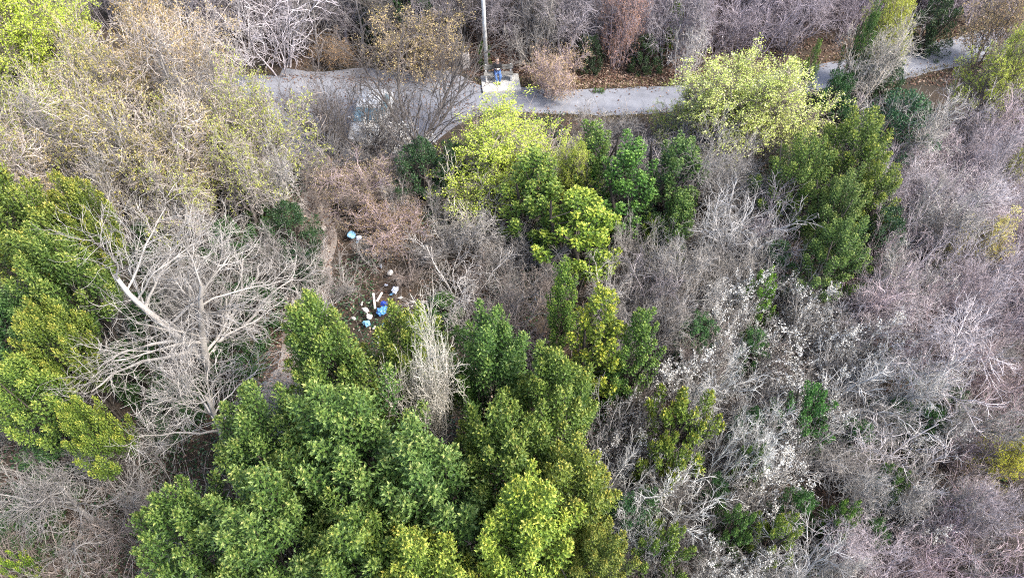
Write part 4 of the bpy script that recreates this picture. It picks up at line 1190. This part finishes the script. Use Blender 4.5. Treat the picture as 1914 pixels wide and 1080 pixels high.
lump('rubbish_bag', 655, 437, (.55, .45, .4), M_CYAN, 'light blue plastic bag alone on the upper slope', 'bag', 1)
lump('rubbish_bag', 671, 443, (.35, .3, .25), M_GPL, 'small greyish blue bag touching the light blue one', 'bag', 2)
lump('rubbish_bag', 714, 578, (.60, .5, .45), M_BLUE, 'bright blue bag in the heap above the evergreen stand', 'bag', 3, lift=.3)
lump('rubbish_bag', 717, 565, (.40, .3, .3), M_NAVY, 'dark navy bag resting behind the bright blue bag', 'bag', 4, lift=.45)
lump('rubbish_bag', 685, 603, (.42, .3, .25), M_CYAN, 'small light blue bag at the lower end of the heap', 'bag', 5, lift=.3)
lump('rubbish_bag', 738, 540, (.45, .38, .3), M_GPL, 'pale grey blue sack above the bright blue bag', 'bag', 6)
lump('rubbish_bag', 706, 625, (.34, .3, .3), M_GPL, 'pale lavender bag lowest on the slope by the evergreens', 'bag', 7, lift=.3)
lump('rubble_block', 729, 508, (.42, .35, .32), M_WPL, 'white lump of rubble in the middle of the slope', 'rubble', 8, .5, .2, 'block', sub=2)
lump('rubble_block', 700, 473, (.34, .3, .2), M_STONE, 'grey stone left of its pair on the upper slope', 'stone', 9, .5, .2, 'block', sub=2)
lump('rubble_block', 722, 473, (.40, .28, .2), M_STONE, 'pale flat stone right of its pair on the upper slope', 'stone', 10, .5, .2, 'block', sub=2)
lump('rubble_block', 796, 458, (.30, .25, .2), M_WPL, 'whitish stone at the right end of the reddish bush', 'stone', 11, .5, .2, 'block', sub=2)
lump('rubble_block', 683, 577, (.30, .5, .25), M_WPL, 'white crumpled packaging at the left of the heap', 'packaging', 12, .5, .25, 'block', sub=2, lift=.3)
lump('rubble_block', 690, 590, (.45, .35, .2), plain('cardboard_pale', (.5, .46, .40), .8, .15, 6), 'beige flattened cardboard under the white packaging', 'cardboard', 13, .5, .25, 'block', sub=2, lift=.3)
lump('rubble_block', 661, 594, (.32, .2, .2), M_WPL, 'white scrap peeping out left of the heap', 'packaging', 14, .5, .25, 'block', sub=2, lift=.3)
scr = [(668, 452, 'blue', 'below the light blue bag'), (690, 488, 'white', 'under the pair of stones'), (712, 497, 'grey', 'above the white rubble lump'), (742, 522, 'white', 'right of the white rubble lump'), (722, 532, 'grey', 'left of the grey blue sack'),
       (748, 556, 'white', 'below the grey blue sack'), (729, 590, 'white', 'right of the bright blue bag'), (699, 612, 'white', 'right of the lowest light blue bag'), (676, 566, 'white', 'at the top left of the heap'), (716, 606, 'blue', 'below the bright blue bag'),
       (707, 640, 'white', 'under the lavender bag'), (733, 548, 'blue', 'at the foot of the grey blue sack')]
for k, (px, py, cl, wh) in enumerate(scr):
    lump('litter_scrap', px, py, (.20 + .06 * (k % 3), .15, .10), {'blue': M_CYAN, 'white': M_WPL, 'grey': M_GPL}[cl], 'small ' + cl + ' scrap of litter ' + wh, 'litter', 60 + k, .5, .4, 'sheet', lift=.12, sub=2)
lump('rubble_block', 605, 425, (.55, .4, .3), M_STONE, 'pale boulder at the edge of the dirt track', 'stone', 15, .5, .2, 'block', sub=2, lift=0)
lump('rubble_block', 984, 166, (.2, .18, .14), M_WPL, 'white stone at the road edge right of the slab', 'stone', 16, .5, .2, 'block', sub=2, lift=-.03)
lump('rubble_block', 972, 165, (.28, .18, .14), M_WPL, 'white flat stone touching the corner of the slab', 'stone', 17, .5, .2, 'block', sub=2, lift=-.03)
for k, (px, py, ln, an, lab) in enumerate(((699, 560, .8, 72, 'long dirty white plank lying across the heap'), (709, 553, .5, 40, 'short white plank beside the navy bag'))):
    p, _ = at(px, py, .5)
    pk = tag(empty('plank', (p[0], p[1], float(ground_z(p[0], p[1])) + .42), (R(8), R(-4), R(an + 30))), lab, 'plank')
    bm = bmesh.new(); box(bm, (0, 0, 0), (ln, .09, .05)); bm_obj('board', bm, M_STONE, pk, bevel=.006)
# squared stone marker left of the pole
p, _ = at(871, 122, .1)
mk = tag(empty('stone_marker', (p[0], p[1], float(ground_z(p[0], p[1])) - .05), (0, 0, R(12))), 'upright grey stone marker between the dry leaved bush and the pole', 'marker')
bm = bmesh.new(); box(bm, (0, 0, .4), (.42, .3, .9)); bm_obj('block', bm, M_STONE, mk, bevel=.05)
print('plants', len(PLANTED))
